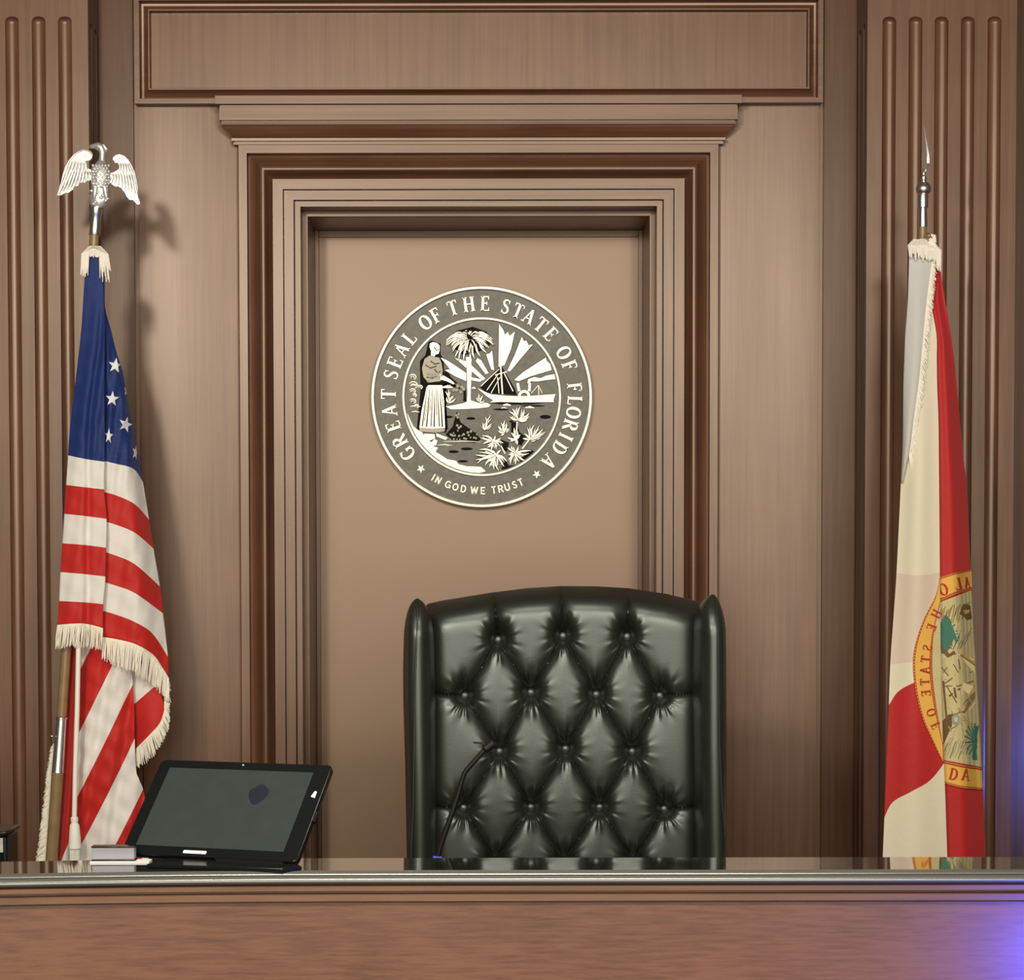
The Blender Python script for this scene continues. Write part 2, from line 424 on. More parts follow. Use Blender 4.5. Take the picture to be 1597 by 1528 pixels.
sweep('counter_edge', [(2.996, 0.850), (2.989, 0.8497), (2.984, 0.8485), (2.980, 0.8468), (2.979, 0.8452), (2.981, 0.8445), (2.9735, 0.8440), (2.968, 0.8425), (2.965, 0.8400),
                       (2.9645, 0.8370), (2.966, 0.8345), (2.969, 0.8330), (2.996, 0.8330)], 'edge', sharp=60)
sweep('cornice_moulding', [(3.10, 0.8330), (2.976, 0.8318), (2.973, 0.8300), (2.973, 0.8225), (2.975, 0.8215), (2.988, 0.8215), (2.988, 0.8178),
                           (2.974, 0.8175), (2.973, 0.8165), (2.973, 0.8075), (2.975, 0.8068), (2.990, 0.8068), (2.990, 0.8035), (3.10, 0.8035)], 'wood_h')
sweep('front_panel', [(2.984, 0.8035), (2.984, ZB), (3.02, ZB), (3.02, 0.8035)], 'bench')
sweep('riser', [(3.105, 0.8335), (3.105, 0.62), (3.127, 0.62), (3.127, 0.8335)], 'wood_h')
desk = thing('work_desk', (0, 3.45, 0), 'low wooden work desk behind the bench, hidden below its counter', 'desk')
m = MB(); m.box(-1.7, 1.7, 3.14, 3.72, 0.59, 0.62); m.build('worktop', 'wood_h', desk)
for x in (-1.6, 1.6):
    m = MB(); m.box(x - 0.02, x + 0.02, 3.16, 3.68, 0.0, 0.59); m.build('side_panel', 'wood', desk)

# ------------------------------------------------------------------ chair
YC = 4.36
BT = [(777, 998), (878, 992), (978, 993)], [(725, 1085), (828, 1080), (930, 1083), (1029, 1085)], [(779, 1172), (882, 1168), (986, 1172)], \
     [(723, 1260), (828, 1259), (935, 1259), (1036, 1262)], [(772, 1345), (879, 1344), (987, 1345)], [(720, 1432), (828, 1432), (937, 1432), (1040, 1432)]
segs = []
for r in range(len(BT) - 1):
    a, b_ = (BT[r], BT[r + 1])
    if len(a) < len(b_):
        for i, p in enumerate(a): segs += [(p, b_[i]), (p, b_[i + 1])]
    else:
        for i, p in enumerate(b_): segs += [(a[i], p), (a[i + 1], p)]
segs += [((777, 998), (770, 924)), ((878, 992), (875, 912)), ((978, 993), (981, 916)),
         ((725, 1085), (672, 1081)), ((1029, 1085), (1092, 1081)), ((723, 1260), (672, 1257)), ((1036, 1262), (1096, 1257))]
btns = [p for r in BT for p in r]
topc = [(660, 948), (668, 941), (690, 936), (765, 924), (820, 917), (875, 913.5), (930, 914), (980, 917), (1040, 926), (1090, 938), (1100, 942)]
def top_y(x): return interp([(b_, a) for a, b_ in topc], x)
def dseg(px, py, s):
    (x0, y0), (x1, y1) = s; dx, dy = x1 - x0, y1 - y0
    t = max(0, min(1, ((px - x0) * dx + (py - y0) * dy) / (dx * dx + dy * dy)))
    return math.hypot(px - x0 - t * dx, py - y0 - t * dy)
def chair_h(px, py):
    dl = sorted(dseg(px, py, s) for s in segs)[:4]
    d = dl[0]
    T = 9.0; dsm = -T * math.log(sum(math.exp(-(q - d) / T) for q in dl)) + d + T * math.log(2) * (1 - math.exp(-d / 6))
    dsm = max(0, min(d, dsm))
    ds = sorted((math.hypot((px - bx), (py - by)), bx, by) for bx, by in btns)
    rb, bx, by = ds[0]
    q = min(dsm / 34.0, 1.0)
    h = 0.007 * (1 - math.exp(-d / 2.0)) + 0.0145 * (1 - math.exp(-dsm / 11.0))
    # pit round the button, drawn out upwards
    rr = math.hypot(px - bx, (py - by) * (0.60 if py < by else 1.1))
    h -= 0.040 * math.exp(-(rr / 13.0) ** 2)
    # radiating gathers
    if rb < 60:
        ang = math.atan2(py - by, px - bx); gw = abs(math.sin(ang)) ** 1.5 + 0.15
        h += gw * 0.0013 * math.sin(ang * 13 + bx * 1.7) * math.exp(-((rb - 24) / 15.0) ** 2)
        h += gw * 0.0008 * math.sin(ang * 23 + by) * math.exp(-((rb - 20) / 12.0) ** 2)
    return h
chair = thing('executive_chair', (P(882, 1340, YC).x, YC + 0.05, 0.0), 'high-backed black leather wing chair with deep button tufting behind the bench', 'chair')
m = MB(); rows = []
NU, NV = 400, 430
for j in range(NV + 1):
    v = j / NV; row = []
    for i in range(NU + 1):
        u = i / NU
        xa, xb = 664, 1100
        px = lerp(xa, xb, u); ty = top_y(px)
        py = lerp(ty, 1440, v)
        dt = py - ty
        Y = YC - chair_h(px, py) * min(1, dt / 22.0 + 0.15)
        if dt < 60: Y += 0.070 * ((60 - dt) / 60) ** 3.2
        ex = min(px - 668, 1092 - px)
        Y += 0.03 * math.exp(-max(ex, 0) / 9.0)
        row.append(P(px, py, Y))
    rows.append(row)
n = len(rows[0])
rows.insert(0, [Vector((p.x, YC + 0.14, p.z - 0.03)) for p in rows[0]])
m.grid(rows)
L = [r[0] for r in rows]; R = [r[-1] for r in rows]
m.grid([L, [Vector((p.x, YC + 0.16, p.z)) for p in L]]); m.grid([R, [Vector((p.x, YC + 0.16, p.z)) for p in R]])
bk = [[Vector((p.x, YC + 0.16, p.z)) for p in L], [Vector((p.x, YC + 0.16, p.z)) for p in R]]
m.grid(bk)
m.build('backrest', 'leather', chair, sharp=70, merge=True)
for bx, by in btns:
    m = MB(); rr = 7.4 * YC / F
    Y = YC - chair_h(bx, by) - 0.012
    m.ball(P(bx, by, Y), (rr, rr * 0.6, rr), 18)
    m.build('button', 'leather', chair)
# wings
def wing(secs, seam):
    m = MB(); rows = []; yf, yb0 = 4.215, YC + 0.15
    for i, (y, xl, xr) in enumerate(secs):
        f_ = yf + (0.06 * (1 - min(1, (y - secs[0][0]) / 60.0)) ** 2)
        yb = f_ + 0.02 + (yb0 - f_ - 0.02) * min(1, (y - secs[0][0]) / 70.0) ** 0.8
        cx, w = (xl + xr) / 2, (xr - xl) / 2; row = []
        for kk in range(40):
            a = 2 * PI * kk / 40; c, s_ = math.cos(a), math.sin(a)
            ex = 2 / 2.8
            xx = math.copysign(abs(c) ** ex, c); yy = math.copysign(abs(s_) ** ex, s_)
            Y = (f_ + yb) / 2 + (yb - f_) / 2 * yy
            p = P(cx + w * xx, y, yf + 0.03)
            row.append(Vector((p.x, Y, p.z)))
        rows.append(row)
    m.grid(rows, closed=True)
    o = len(m.v) - 40; m.f.append(tuple(range(o, o + 40))); m.mi.append(0)
    m.f.append(tuple(range(39, -1, -1))); m.mi.append(0)
    w_ = m.build('wing', 'leather', chair, sharp=70)
    m = MB(); m.tube([P(x, y, yf + (0.055 * (1 - min(1, (y - secs[0][0]) / 60.0)) ** 2) - 0.001) for x, y in seam], 0.0022, 8)
    m.build('piping', 'leather', w_)
def dense(secs, st=8):
    out = []
    for a, b_ in zip(secs, secs[1:]):
        nn = max(1, int((b_[0] - a[0]) / st))
        for i in range(nn): out.append(tuple(lerp(a[q], b_[q], i / nn) for q in range(3)))
    return out + [secs[-1]]
wing(dense([(933, 649.5, 650.5), (935.5, 645, 655), (940, 641, 660), (947, 637, 664.5), (957, 633.5, 669), (970, 630.5, 672), (985, 628.3, 674.5), (1005, 627, 676), (1050, 626, 677), (1097, 626.5, 677.5), (1200, 629.5, 678), (1338, 632, 678), (1440, 634, 678)]),
     [(650, 935), (651, 950), (651, 975), (649, 1010), (647, 1060), (646, 1150), (644.5, 1250), (641, 1340)])
wing(dense([(927, 1114, 1115), (929.5, 1109, 1119), (934, 1103.5, 1122.5), (941, 1098, 1126), (951, 1093, 1129.5), (965, 1090, 1133), (982, 1088.5, 1136), (1005, 1088, 1137.5), (1062, 1087.5, 1138), (1165, 1088.5, 1137.5), (1338, 1092, 1139), (1440, 1092, 1140)]),
     [(1114.5, 929), (1117, 945), (1119, 970), (1120, 1010), (1120.5, 1060), (1121.5, 1150), (1126, 1250), (1134, 1340)])
cxw = P(882, 1340, YC).x
m = MB(); m.box(cxw - 0.28, cxw + 0.28, 3.80, 4.40, 0.40, 0.54); m.build('seat', 'leather', chair, bevel=0.04)
for s in (-1, 1):
    m = MB(); m.box(cxw + s * 0.31 - 0.045, cxw + s * 0.31 + 0.045, 3.86, 4.30, 0.54, 0.68); m.build('armrest', 'leather', chair, bevel=0.03)
m = MB(); m.lathe((cxw, 4.12, 0.0), (0, 0, 1), [(0.06, 0.05), (0.1, 0.035), (0.40, 0.03)]); m.build('pedestal', 'black', chair)
for a in range(5):
    m = MB(); t = a * 2 * PI / 5
    m.tube([(cxw + 0.04 * math.cos(t), 4.12 + 0.04 * math.sin(t), 0.09), (cxw + 0.30 * math.cos(t), 4.12 + 0.30 * math.sin(t), 0.06)], [0.022, 0.016], 10)
    m.ball((cxw + 0.30 * math.cos(t), 4.12 + 0.30 * math.sin(t), 0.025), 0.025, 12)
    m.build('base_spoke', 'black', chair)

# ------------------------------------------------------------------ microphone
YM = 3.32
mic = thing('gooseneck_microphone', P(684, 1345, YM) * 1.0, 'thin black gooseneck microphone rising in front of the leather chair', 'microphone')
mic.location.z = 0.62
def mp(x, y, Y=YM): return P(x, y, Y)
m = MB(); b0 = P(682, 1342, YM)
m.lathe((b0.x, YM, 0.62), (0, 0, 1), [(0, 0.001), (0, 0.045), (0.02, 0.045), (0.03, 0.02), (b0.z - 0.62, 0.010), (b0.z - 0.62, 0.001)]); m.build('base', 'black', mic)
m = MB(); m.lathe((b0.x, YM, b0.z), (0, 0, 1), [(0, 0.006), (0.001, 0.0072), (0.007, 0.0072), (0.008, 0.001)], 16); m.build('light_ring', 'led_blue', mic)
path = [(682.6, 1338), (686, 1322), (695, 1296), (705, 1268), (714, 1240), (720, 1218), (724, 1206), (729, 1199), (737, 1190), (747, 1179), (756, 1169)]
m = MB(); m.tube([mp(*p) for p in path], [0.0046] * 4 + [0.0042] * 7, 10); m.build('gooseneck', 'black', mic)
m = MB(); m.tube([mp(755, 1170), mp(757, 1168), mp(770, 1158.5), mp(771, 1157.5)], [0.004, 0.0070, 0.0070, 0.004], 12)
m.tube([mp(759, 1162), mp(750, 1158.5), mp(738, 1157.5)], [0.002, 0.0018, 0.0012], 8); m.build('capsule', 'black', mic)

# ------------------------------------------------------------------ monitor
BL, BR, TL = P(187.4, 1330, 3.118), P(463, 1344, 3.020), P(256, 1184, 3.247)
mon = thing('touch_monitor', (lerp(BL.x, BR.x, 0.55), 3.05, 0.85), 'black touchscreen monitor leaning back on the left of the counter', 'monitor')
ux = (BR - BL); WM = ux.length; ux.normalize()
uz = (TL - BL); uz = uz - ux * uz.dot(ux); HM = uz.length; uz.normalize()
un = ux.cross(uz)              # towards the camera if negative y
if un.y > 0: un = -un
sh = (TL - BL).dot(ux)
def ml(a, b_, c=0.0):          # a along the width, b up, c towards the viewer
    return BL + ux * (a * WM + sh * 0.0) + uz * (b_ * HM) + un * c
def rrect(a0, a1, b0, b1, r, asp):
    pts = []
    for (cx, cy, s) in ((a1 - r, b1 - r * asp, 0), (a0 + r, b1 - r * asp, 90), (a0 + r, b0 + r * asp, 180), (a1 - r, b0 + r * asp, 270)):
        pts += [(cx + r * math.cos(math.radians(s + t)), cy + r * asp * math.sin(math.radians(s + t))) for t in (0, 22, 45, 67, 90)]
    return pts
asp = WM / HM
m = MB(); m.prism(rrect(0, 1, 0, 1, 0.03, asp), lambda a, b_: ml(a, b_, 0), lambda a, b_: ml(a, b_, -0.010))
m.prism(rrect(0.04, 0.96, 0.05, 0.95, 0.03, asp), lambda a, b_: ml(a, b_, -0.010), lambda a, b_: ml(lerp(a, 0.5, 0.15), lerp(b_, 0.5, 0.15), -0.032))
m.build('housing', 'bezel', mon, bevel=0.0015)
m = MB(); m.prism([(0.07, 0.09), (0.905, 0.09), (0.905, 0.91), (0.07, 0.91)], lambda a, b_: ml(a, b_, 0.0008), lambda a, b_: ml(a, b_, -0.002))
scr = m.build('screen', 'screen', mon)
m = MB(); m.prism([(0.645 + 0.055 * math.cos(t) * (1 + 0.1 * math.sin(3 * t)), 0.66 + 0.10 * math.sin(t) * (1 + 0.1 * math.cos(4 * t))) for t in [2 * PI * i / 28 for i in range(28)]],
                  lambda a, b_: ml(a, b_, 0.0011), lambda a, b_: ml(a, b_, 0)); m.build('smudge', 'smudge', scr)
m = MB(); m.prism(rrect(0.355, 0.485, 0.030, 0.058, 0.004, asp), lambda a, b_: ml(a, b_, 0.0009), lambda a, b_: ml(a, b_, -0.001)); m.build('logo', 'white', mon)
m = MB(); m.prism([(0.945, 0.66), (0.966, 0.65), (0.966, 0.71), (0.956, 0.715)], lambda a, b_: ml(a, b_, 0.0012), lambda a, b_: ml(a, b_, -0.001)); m.build('power_light', 'led_white', mon)
m = MB(); m.ball(ml(0.49, 0.965, 0.0), 0.0018, 10); m.build('webcam', 'grey', mon)
m = MB(); m.prism(rrect(0.999, 1.012, 0.42, 0.52, 0.003, asp), lambda a, b_: ml(a, b_, -0.003), lambda a, b_: ml(a, b_, -0.009)); m.build('side_button', 'bezel', mon)
# foot on the counter and the arm to the back of the housing
def onz(px, py, z):
    d = R3 @ Vector(((px - CX) / F, -(py - CY) / F, -1.0)); return C0 + d * ((z - CAMZ) / d.z)
f1 = [onz(228, 1353.5, 0.85), onz(440, 1360, 0.85), onz(471, 1357, 0.85), onz(452, 1347, 0.85), onz(262, 1343, 0.85)]
m = MB(); m.add(f1 + [p + Vector((0, 0, 0.006)) for p in f1], [(0, 1, 2, 3, 4), (9, 8, 7, 6, 5)] + [(i, (i + 1) % 5, (i + 1) % 5 + 5, i + 5) for i in range(5)])
m.build('foot', 'bezel', mon, bevel=0.0015)
c_ = (f1[0] + f1[1] + f1[2] + f1[3] + f1[4]) / 5 + Vector((0.02, 0, 0.005))
m = MB(); m.prism([(-0.055, -0.012), (0.055, -0.012), (0.055, 0.012), (-0.055, 0.012)], lambda a, b_: c_ + ux * a + Vector((0, b_ + 0.01, 0)), lambda a, b_: ml(0.55, 0.28, -0.024) + ux * a * 0.8 + uz * b_)
m.build('arm', 'bezel', mon)

# ------------------------------------------------------------------ book and pad behind the monitor
bk0, bk1 = P(145, 1341, 3.095), P(236, 1341, 3.095)
by_ = bench_dy(bk0.x)
book = thing('book', (lerp(bk0.x, bk1.x, .5), 3.10 + by_, 0.85), 'closed book with grey page edges and dark cover behind the monitor', 'book')
zt2 = P(160, 1317, 3.10).z
def bx(name, x0, x1, y0, y1, z0, z1, mat, bev=0.0008):
    m = MB(); m.box(x0, x1, y0 + by_, y1 + by_, z0, z1); return m.build(name, mat, book, bevel=bev)
bx('pages', bk0.x + 0.001, bk1.x - 0.024, 3.100, 3.118, 0.8545, zt2 - 0.002, 'book_side')
bx('cover', bk0.x, bk1.x - 0.022, 3.098, 3.120, zt2 - 0.002, zt2, 'bezel')
bx('cover', bk0.x, bk1.x - 0.022, 3.098, 3.120, 0.8525, 0.8545, 'bezel')
m = MB(); m.box(bk0.x - 0.001, bk1.x, 3.092 + by_, 3.122 + by_, 0.8500, 0.8525)
tag(m.build('paper_pad', 'paper'), 'thin white paper pad lying under the grey book on the counter', 'paper pad')
# unidentified grey object cut by the left border; its parts are made up
g0 = P(-22, 1293, 3.40); g1 = P(15, 1299, 3.40)
dev = thing('unidentified_device', (lerp(g0.x, g1.x, .5), 3.42, 0.62), 'unidentified grey device standing behind the counter at the left border', 'device')
m = MB(); m.box(g0.x, g1.x, 3.38, 3.46, 0.62, g0.z - 0.008); m.build('body', 'bezel', dev, bevel=0.004)
m = MB(); m.box(g0.x, g1.x - 0.006, 3.376, 3.381, g0.z - 0.036, g0.z - 0.012); m.build('label_plate', 'grey', dev)
m = MB(); m.box(g0.x, g1.x + 0.002, 3.37, 3.47, g0.z - 0.008, g0.z); m.build('top_slab', 'bezel', dev, bevel=0.003)

# ------------------------------------------------------------------ serif letters
TH, TN, SF = 0.175, 0.075, 0.06
def ser(x, y, w=0.24): return ([(x - w / 2, y), (x + w / 2, y)], SF)
GL = {
 'I': (0.34, [([(0.17, 0), (0.17, 1)], TH), ser(0.17, 0.03, .32), ser(0.17, 0.97, .32)]),
 'L': (0.62, [([(0.17, 0), (0.17, 1)], TH), ser(0.17, 0.97, .32), ([(0.02, 0.035), (0.60, 0.035)], TN), ([(0.575, 0.0), (0.60, 0.26)], [.08, .03])]),
 'E': (0.66, [([(0.17, 0), (0.17, 1)], TH), ([(0.02, 0.035), (0.62, 0.035)], TN), ([(0.02, 0.965), (0.60, 0.965)], TN), ([(0.2, 0.52), (0.48, 0.52)], TN),
              ([(0.59, 0.0), (0.62, 0.25)], [.09, .03]), ([(0.57, 1.0), (0.59, 0.76)], [.09, .03]), ([(0.47, 0.40), (0.47, 0.64)], .05)]),
 'F': (0.62, [([(0.17, 0), (0.17, 1)], TH), ser(0.17, 0.03, .34), ([(0.02, 0.965), (0.60, 0.965)], TN), ([(0.2, 0.52), (0.48, 0.52)], TN),
              ([(0.57, 1.0), (0.59, 0.76)], [.09, .03]), ([(0.47, 0.40), (0.47, 0.64)], .05)]),
 'T': (0.72, [([(0.36, 0), (0.36, 1)], TH), ser(0.36, 0.03, .34), ([(0.02, 0.965), (0.70, 0.965)], TN), ([(0.045, 1.0), (0.03, 0.74)], [.09, .03]), ([(0.675, 1.0), (0.69, 0.74)], [.09, .03])]),
 'H': (0.86, [([(0.17, 0), (0.17, 1)], TH), ([(0.69, 0), (0.69, 1)], TH), ser(0.17, 0.03, .32), ser(0.17, 0.97, .32), ser(0.69, 0.03, .32), ser(0.69, 0.97, .32), ([(0.2, 0.52), (0.66, 0.52)], TN)]),
 'A': (0.84, [([(0.12, 0.0), (0.42, 1.0)], [.07, .09]), ([(0.42, 1.0), (0.70, 0.0)], TH), ([(0.24, 0.34), (0.60, 0.34)], TN), ser(0.12, 0.03, .26), ser(0.70, 0.03, .28)]),
 'O': (0.84, [(arc(0.42, 0.5, 0.33, 0.46, 0, 360, 28), [0.08 + 0.11 * abs(math.cos(2 * PI * i / 28)) for i in range(29)])]),
 'D': (0.80, [([(0.17, 0), (0.17, 1)], TH), ([(0.02, 0.035), (0.36, 0.035)], TN), ([(0.02, 0.965), (0.36, 0.965)], TN),
              (arc(0.34, 0.5, 0.36, 0.465, -90, 90, 16), [0.07 + 0.12 * math.sin(PI * i / 16) for i in range(17)])]),
 'R': (0.80, [([(0.17, 0), (0.17, 1)], TH), ser(0.17, 0.03, .32), ([(0.02, 0.965), (0.36, 0.965)], TN), ([(0.2, 0.50), (0.38, 0.50)], TN),
              (arc(0.36, 0.733, 0.24, 0.23, -90, 90, 14), [0.07 + 0.11 * math.sin(PI * i / 14) for i in range(15)]), ([(0.38, 0.5), (0.72, 0.02)], TH), ser(0.74, 0.03, .14)]),
 'S': (0.60, [([(0.50, 0.80), (0.44, 0.92), (0.30, 0.965), (0.16, 0.91), (0.10, 0.77), (0.15, 0.64), (0.30, 0.53), (0.45, 0.42), (0.51, 0.28), (0.46, 0.11), (0.30, 0.035), (0.15, 0.08), (0.08, 0.22)],
               [.05, .07, .09, .12, .14, .15, .17, .15, .14, .12, .09, .07, .05]), ([(0.51, 0.95), (0.51, 0.72)], .045), ([(0.07, 0.05), (0.07, 0.28)], .045)]),
 'G': (0.84, [([(0.70, 0.80)] + arc(0.43, 0.5, 0.33, 0.46, 55, 315, 20), [.05] + [0.07 + 0.12 * abs(math.cos(math.radians(lerp(55, 315, i / 20)))) for i in range(21)]),
              ([(0.68, 0.06), (0.68, 0.42)], TH * .9), ([(0.54, 0.42), (0.80, 0.42)], SF), ([(0.72, 0.72), (0.72, 0.96)], .045)]),
}
SN = 0.17
GS = {
 'I': (0.25, [([(0.12, 0), (0.12, 1)], SN)]),
 'N': (0.75, [([(0.1, 0), (0.1, 1)], SN), ([(0.62, 0), (0.62, 1)], SN), ([(0.1, 1), (0.62, 0)], SN)]),
 'G': (0.80, [(arc(0.42, 0.5, 0.34, 0.42, 40, 330, 18), SN), ([(0.74, 0.06), (0.74, 0.45), (0.45, 0.45)], SN * .9)]),
 'O': (0.82, [(arc(0.41, 0.5, 0.33, 0.42, 0, 360, 24), SN)]),
 'D': (0.76, [([(0.1, 0), (0.1, 1)], SN), ([(0.1, 0.08), (0.36, 0.08)], SN), ([(0.1, 0.92), (0.36, 0.92)], SN), (arc(0.34, 0.5, 0.30, 0.42, -90, 90, 14), SN)]),
 'W': (1.0, [([(0.06, 1), (0.27, 0)], SN), ([(0.27, 0), (0.5, 1)], SN), ([(0.5, 1), (0.73, 0)], SN), ([(0.73, 0), (0.94, 1)], SN)]),
 'E': (0.65, [([(0.1, 0), (0.1, 1)], SN), ([(0.1, 0.08), (0.6, 0.08)], SN), ([(0.1, 0.92), (0.6, 0.92)], SN), ([(0.1, 0.5), (0.52, 0.5)], SN)]),
 'T': (0.65, [([(0.32, 0), (0.32, 1)], SN), ([(0.02, 0.92), (0.62, 0.92)], SN)]),
 'R': (0.75, [([(0.1, 0), (0.1, 1)], SN), ([(0.1, 0.92), (0.36, 0.92)], SN), ([(0.1, 0.45), (0.36, 0.45)], SN), (arc(0.36, 0.69, 0.24, 0.23, -90, 90, 12), SN), ([(0.36, 0.45), (0.66, 0)], SN)]),
 'U': (0.75, [([(0.1, 1), (0.1, 0.35)] + arc(0.37, 0.35, 0.27, 0.28, 180, 360, 12) + [(0.64, 1)], SN)]),
 'S': (0.65, [([(0.56, 0.78), (0.45, 0.91), (0.28, 0.91), (0.12, 0.78), (0.16, 0.62), (0.34, 0.5), (0.5, 0.4), (0.56, 0.25), (0.44, 0.08), (0.26, 0.07), (0.08, 0.22)], SN)]),
}
def letter(m, ch, cx, cy, h, rot, f0, f1, font=GL, wide=1.0, mirror=False, mi=0):
    """cx, cy: centre in photo pixels (y down); rot clockwise"""
    w, strokes = font[ch]; c, s_ = math.cos(rot), math.sin(rot)
    def tr(p):
        a = (p[0] - w / 2) * h * wide * (-1 if mirror else 1); b_ = (p[1] - 0.5) * h
        # image: x right, y down; up vector rotated
        return (cx + a * c + b_ * s_, cy + a * s_ - b_ * c)
    for pts, wd in strokes:
        wl_ = [x * h for x in wd] if isinstance(wd, (list, tuple)) else wd * h
        m.ribbon([tr(p) for p in pts], wl_, f0, f1, mi)

# ------------------------------------------------------------------ the seal
YS = YN - 0.022
SX, SY, SR = 751.2, 618.6, 172.8
seal = thing('wall_seal', P(SX, SY, YN), 'round pewter state seal with raised pale lettering hung in the niche', 'wall seal')
def sp(x, y, d=0.0): return P(x, y, YS - d)
def circ(r, n=96): return [(SX + r * math.cos(2 * PI * i / n), SY + r * math.sin(2 * PI * i / n)) for i in range(n)]
m = MB(); m.prism(circ(SR - 2), lambda x, y: P(x, y, YS), lambda x, y: P(x, y, YN)); m.build('disc', 'pewter', seal)
def ring(name, r0, r1, hgt, parent, mat='relief'):
    m = MB(); rows = []
    for r, d in ((r1, -0.010), (r1, hgt * 0.5), (r1 - (r1 - r0) * .25, hgt), (r0 + (r1 - r0) * .25, hgt), (r0, hgt * 0.5), (r0, -0.001)):
        rows.append([sp(SX + r * math.cos(2 * PI * i / 120), SY + r * math.sin(2 * PI * i / 120), d) for i in range(120)])
    m.grid(rows, closed=True); return m.build(name, mat, parent)
ring('rim', 166.8, 173.4, 0.009, seal); ring('inner_ring', 119.6, 124.8, 0.007, seal)
F0 = lambda d: (lambda x, y: sp(x, y, d))
z4 = lambda x, y: (570 + x / 4.13, 430 + y / 4.13)
m = MB(); shd = MB()
for s_ in ("G275,1140 R215,1068 E187,967 A165,868 T150,762 S168,637 E197,560 A238,480 L292,408 O383,297 F448,247 T560,200 H665,180 E770,173 "
           "S905,195 T985,222 A1052,268 T1132,312 E1193,376 O1280,495 F1315,577 F1345,718 L1350,802 O1342,882 R1325,965 I1297,1040 D1250,1108 A1183,1200").split():
    ch = s_[0]; x, y = [float(v) for v in s_[1:].split(',')]; x, y = z4(x, y)
    dx, dy = x - SX, y - SY; r = math.hypot(dx, dy); x, y = SX + dx / r * 145.5, SY + dy / r * 145.5
    m = MB(); letter(m, ch, x, y, 23.0, math.atan2(dx, -dy), F0(0.006), F0(-0.001), wide=0.92)
    m.build('letter', 'relief', seal, fixn=False)
for s_ in "I432,1308 N465,1325 G530,1350 O577,1370 D630,1380 W700,1391 E757,1393 T828,1388 R873,1379 U915,1369 S963,1355 T1003,1338".split():
    ch = s_[0]; x, y = [float(v) for v in s_[1:].split(',')]; x, y = z4(x, y)
    dx, dy = x - SX, y - SY; r = math.hypot(dx, dy); x, y = SX + dx / r * 146.5, SY + dy / r * 146.5
    m = MB(); letter(m, ch, x, y, 11.5, math.atan2(dx, -dy) + PI, F0(0.005), F0(-0.001), font=GS)
    m.build('motto_letter', 'relief', seal, fixn=False)
def star_pts(cx, cy, r, rot=0, wx=1.0, inner=0.40):
    return [(cx + wx * (r if i % 2 == 0 else r * inner) * math.sin(rot + PI * i / 5), cy - (r if i % 2 == 0 else r * inner) * math.cos(rot + PI * i / 5)) for i in range(10)]
for x, y, ro in ((357, 1243, 0.6), (1103, 1278, -0.6)):
    m = MB(); x, y = z4(x, y); m.prism(star_pts(x, y, 7, ro), F0(0.005), F0(-0.001)); m.build('star', 'relief', seal)
z6 = lambda p: (640 + p[0] / 6.365, 500 + p[1] / 6.365)
def incirc(p, rr=119.0):
    dx, dy = p[0] - SX, p[1] - SY; r = math.hypot(dx, dy)
    return p if r < rr else (SX + dx / r * rr, SY + dy / r * rr)
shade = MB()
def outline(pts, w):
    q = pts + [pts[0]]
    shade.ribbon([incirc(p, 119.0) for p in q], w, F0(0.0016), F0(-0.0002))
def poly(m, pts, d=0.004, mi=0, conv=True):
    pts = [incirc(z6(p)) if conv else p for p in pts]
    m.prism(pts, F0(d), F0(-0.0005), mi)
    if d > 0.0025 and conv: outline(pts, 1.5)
def line(m, pts, w, d=0.004, mi=0):
    m.ribbon([incirc(z6(p)) for p in pts], [x / 6.365 for x in w] if isinstance(w, (list, tuple)) else w / 6.365, F0(d), F0(-0.0005), mi)
# sun rays
m = MB()
for r_ in ([(880, 30), (925, 95), (940, 140), (968, 108), (985, 150), (1037, 108), (1000, 280), (935, 440), (875, 460)],
           [(1105, 160), (1130, 205), (1150, 195), (1172, 242), (1218, 235), (1100, 370), (990, 505), (962, 495), (1040, 330)],
           [(1345, 365), (1355, 400), (1390, 430), (1402, 490), (1200, 550), (1080, 600), (1030, 588), (1120, 510)],
           [(812, 295), (832, 490), (802, 482), (752, 335), (785, 325)], [(665, 370), (705, 395), (778, 520), (745, 530), (648, 400)],
           [(440, 370), (505, 385), (550, 400), (555, 470)], [(605, 440), (690, 520), (745, 575), (715, 592), (605, 500)],
           [(300, 368), (350, 385), (440, 440), (555, 520), (555, 600), (440, 550), (340, 490), (395, 482)], [(605, 560), (718, 585), (690, 607), (608, 592)]):
    poly(m, r_, 0.003)
m.build('sun_rays', 'relief', seal)
# shore, ground and water marks
m = MB()
poly(m, [(350, 850), (420, 840), (520, 820), (600, 790), (660, 810), (760, 815), (795, 835), (780, 858), (680, 870), (530, 878), (400, 880)], 0.003)
m.build('shore', 'relief', seal); m = MB()
gr = [(30, 1050), (75, 1085), (120, 1110), (150, 1170), (200, 1200), (240, 1250), (275, 1262), (250, 1300), (330, 1350), (365, 1375), (450, 1390), (480, 1425), (560, 1445), (700, 1450), (750, 1495)]
edge_ = []
for i in range(13):
    a = math.radians(lerp(92, 168, i / 12)); edge_.append((SX + 119 * math.cos(a), SY + 119 * math.sin(a)))
m.prism([z6(p) for p in gr] + edge_, F0(0.0035), F0(-0.0005))
m.build('ground', 'relief', seal); m = MB()
for x0, x1, y, w in ((0, 80, 640, 14), (0, 100, 850, 12), (10, 90, 905, 10), (320, 420, 660, 30), (920, 1000, 838, 22), (1140, 1230, 862, 20), (330, 700, 1200, 8), (900, 960, 868, 10), (610, 650, 670, 18), (360, 380, 1240, 8), (270, 420, 1235, 8)):
    line(m, [(x0, y), ((x0 + x1) / 2, y - 6), (x1, y + 3)], [w * .4, w, w * .3], 0.003)
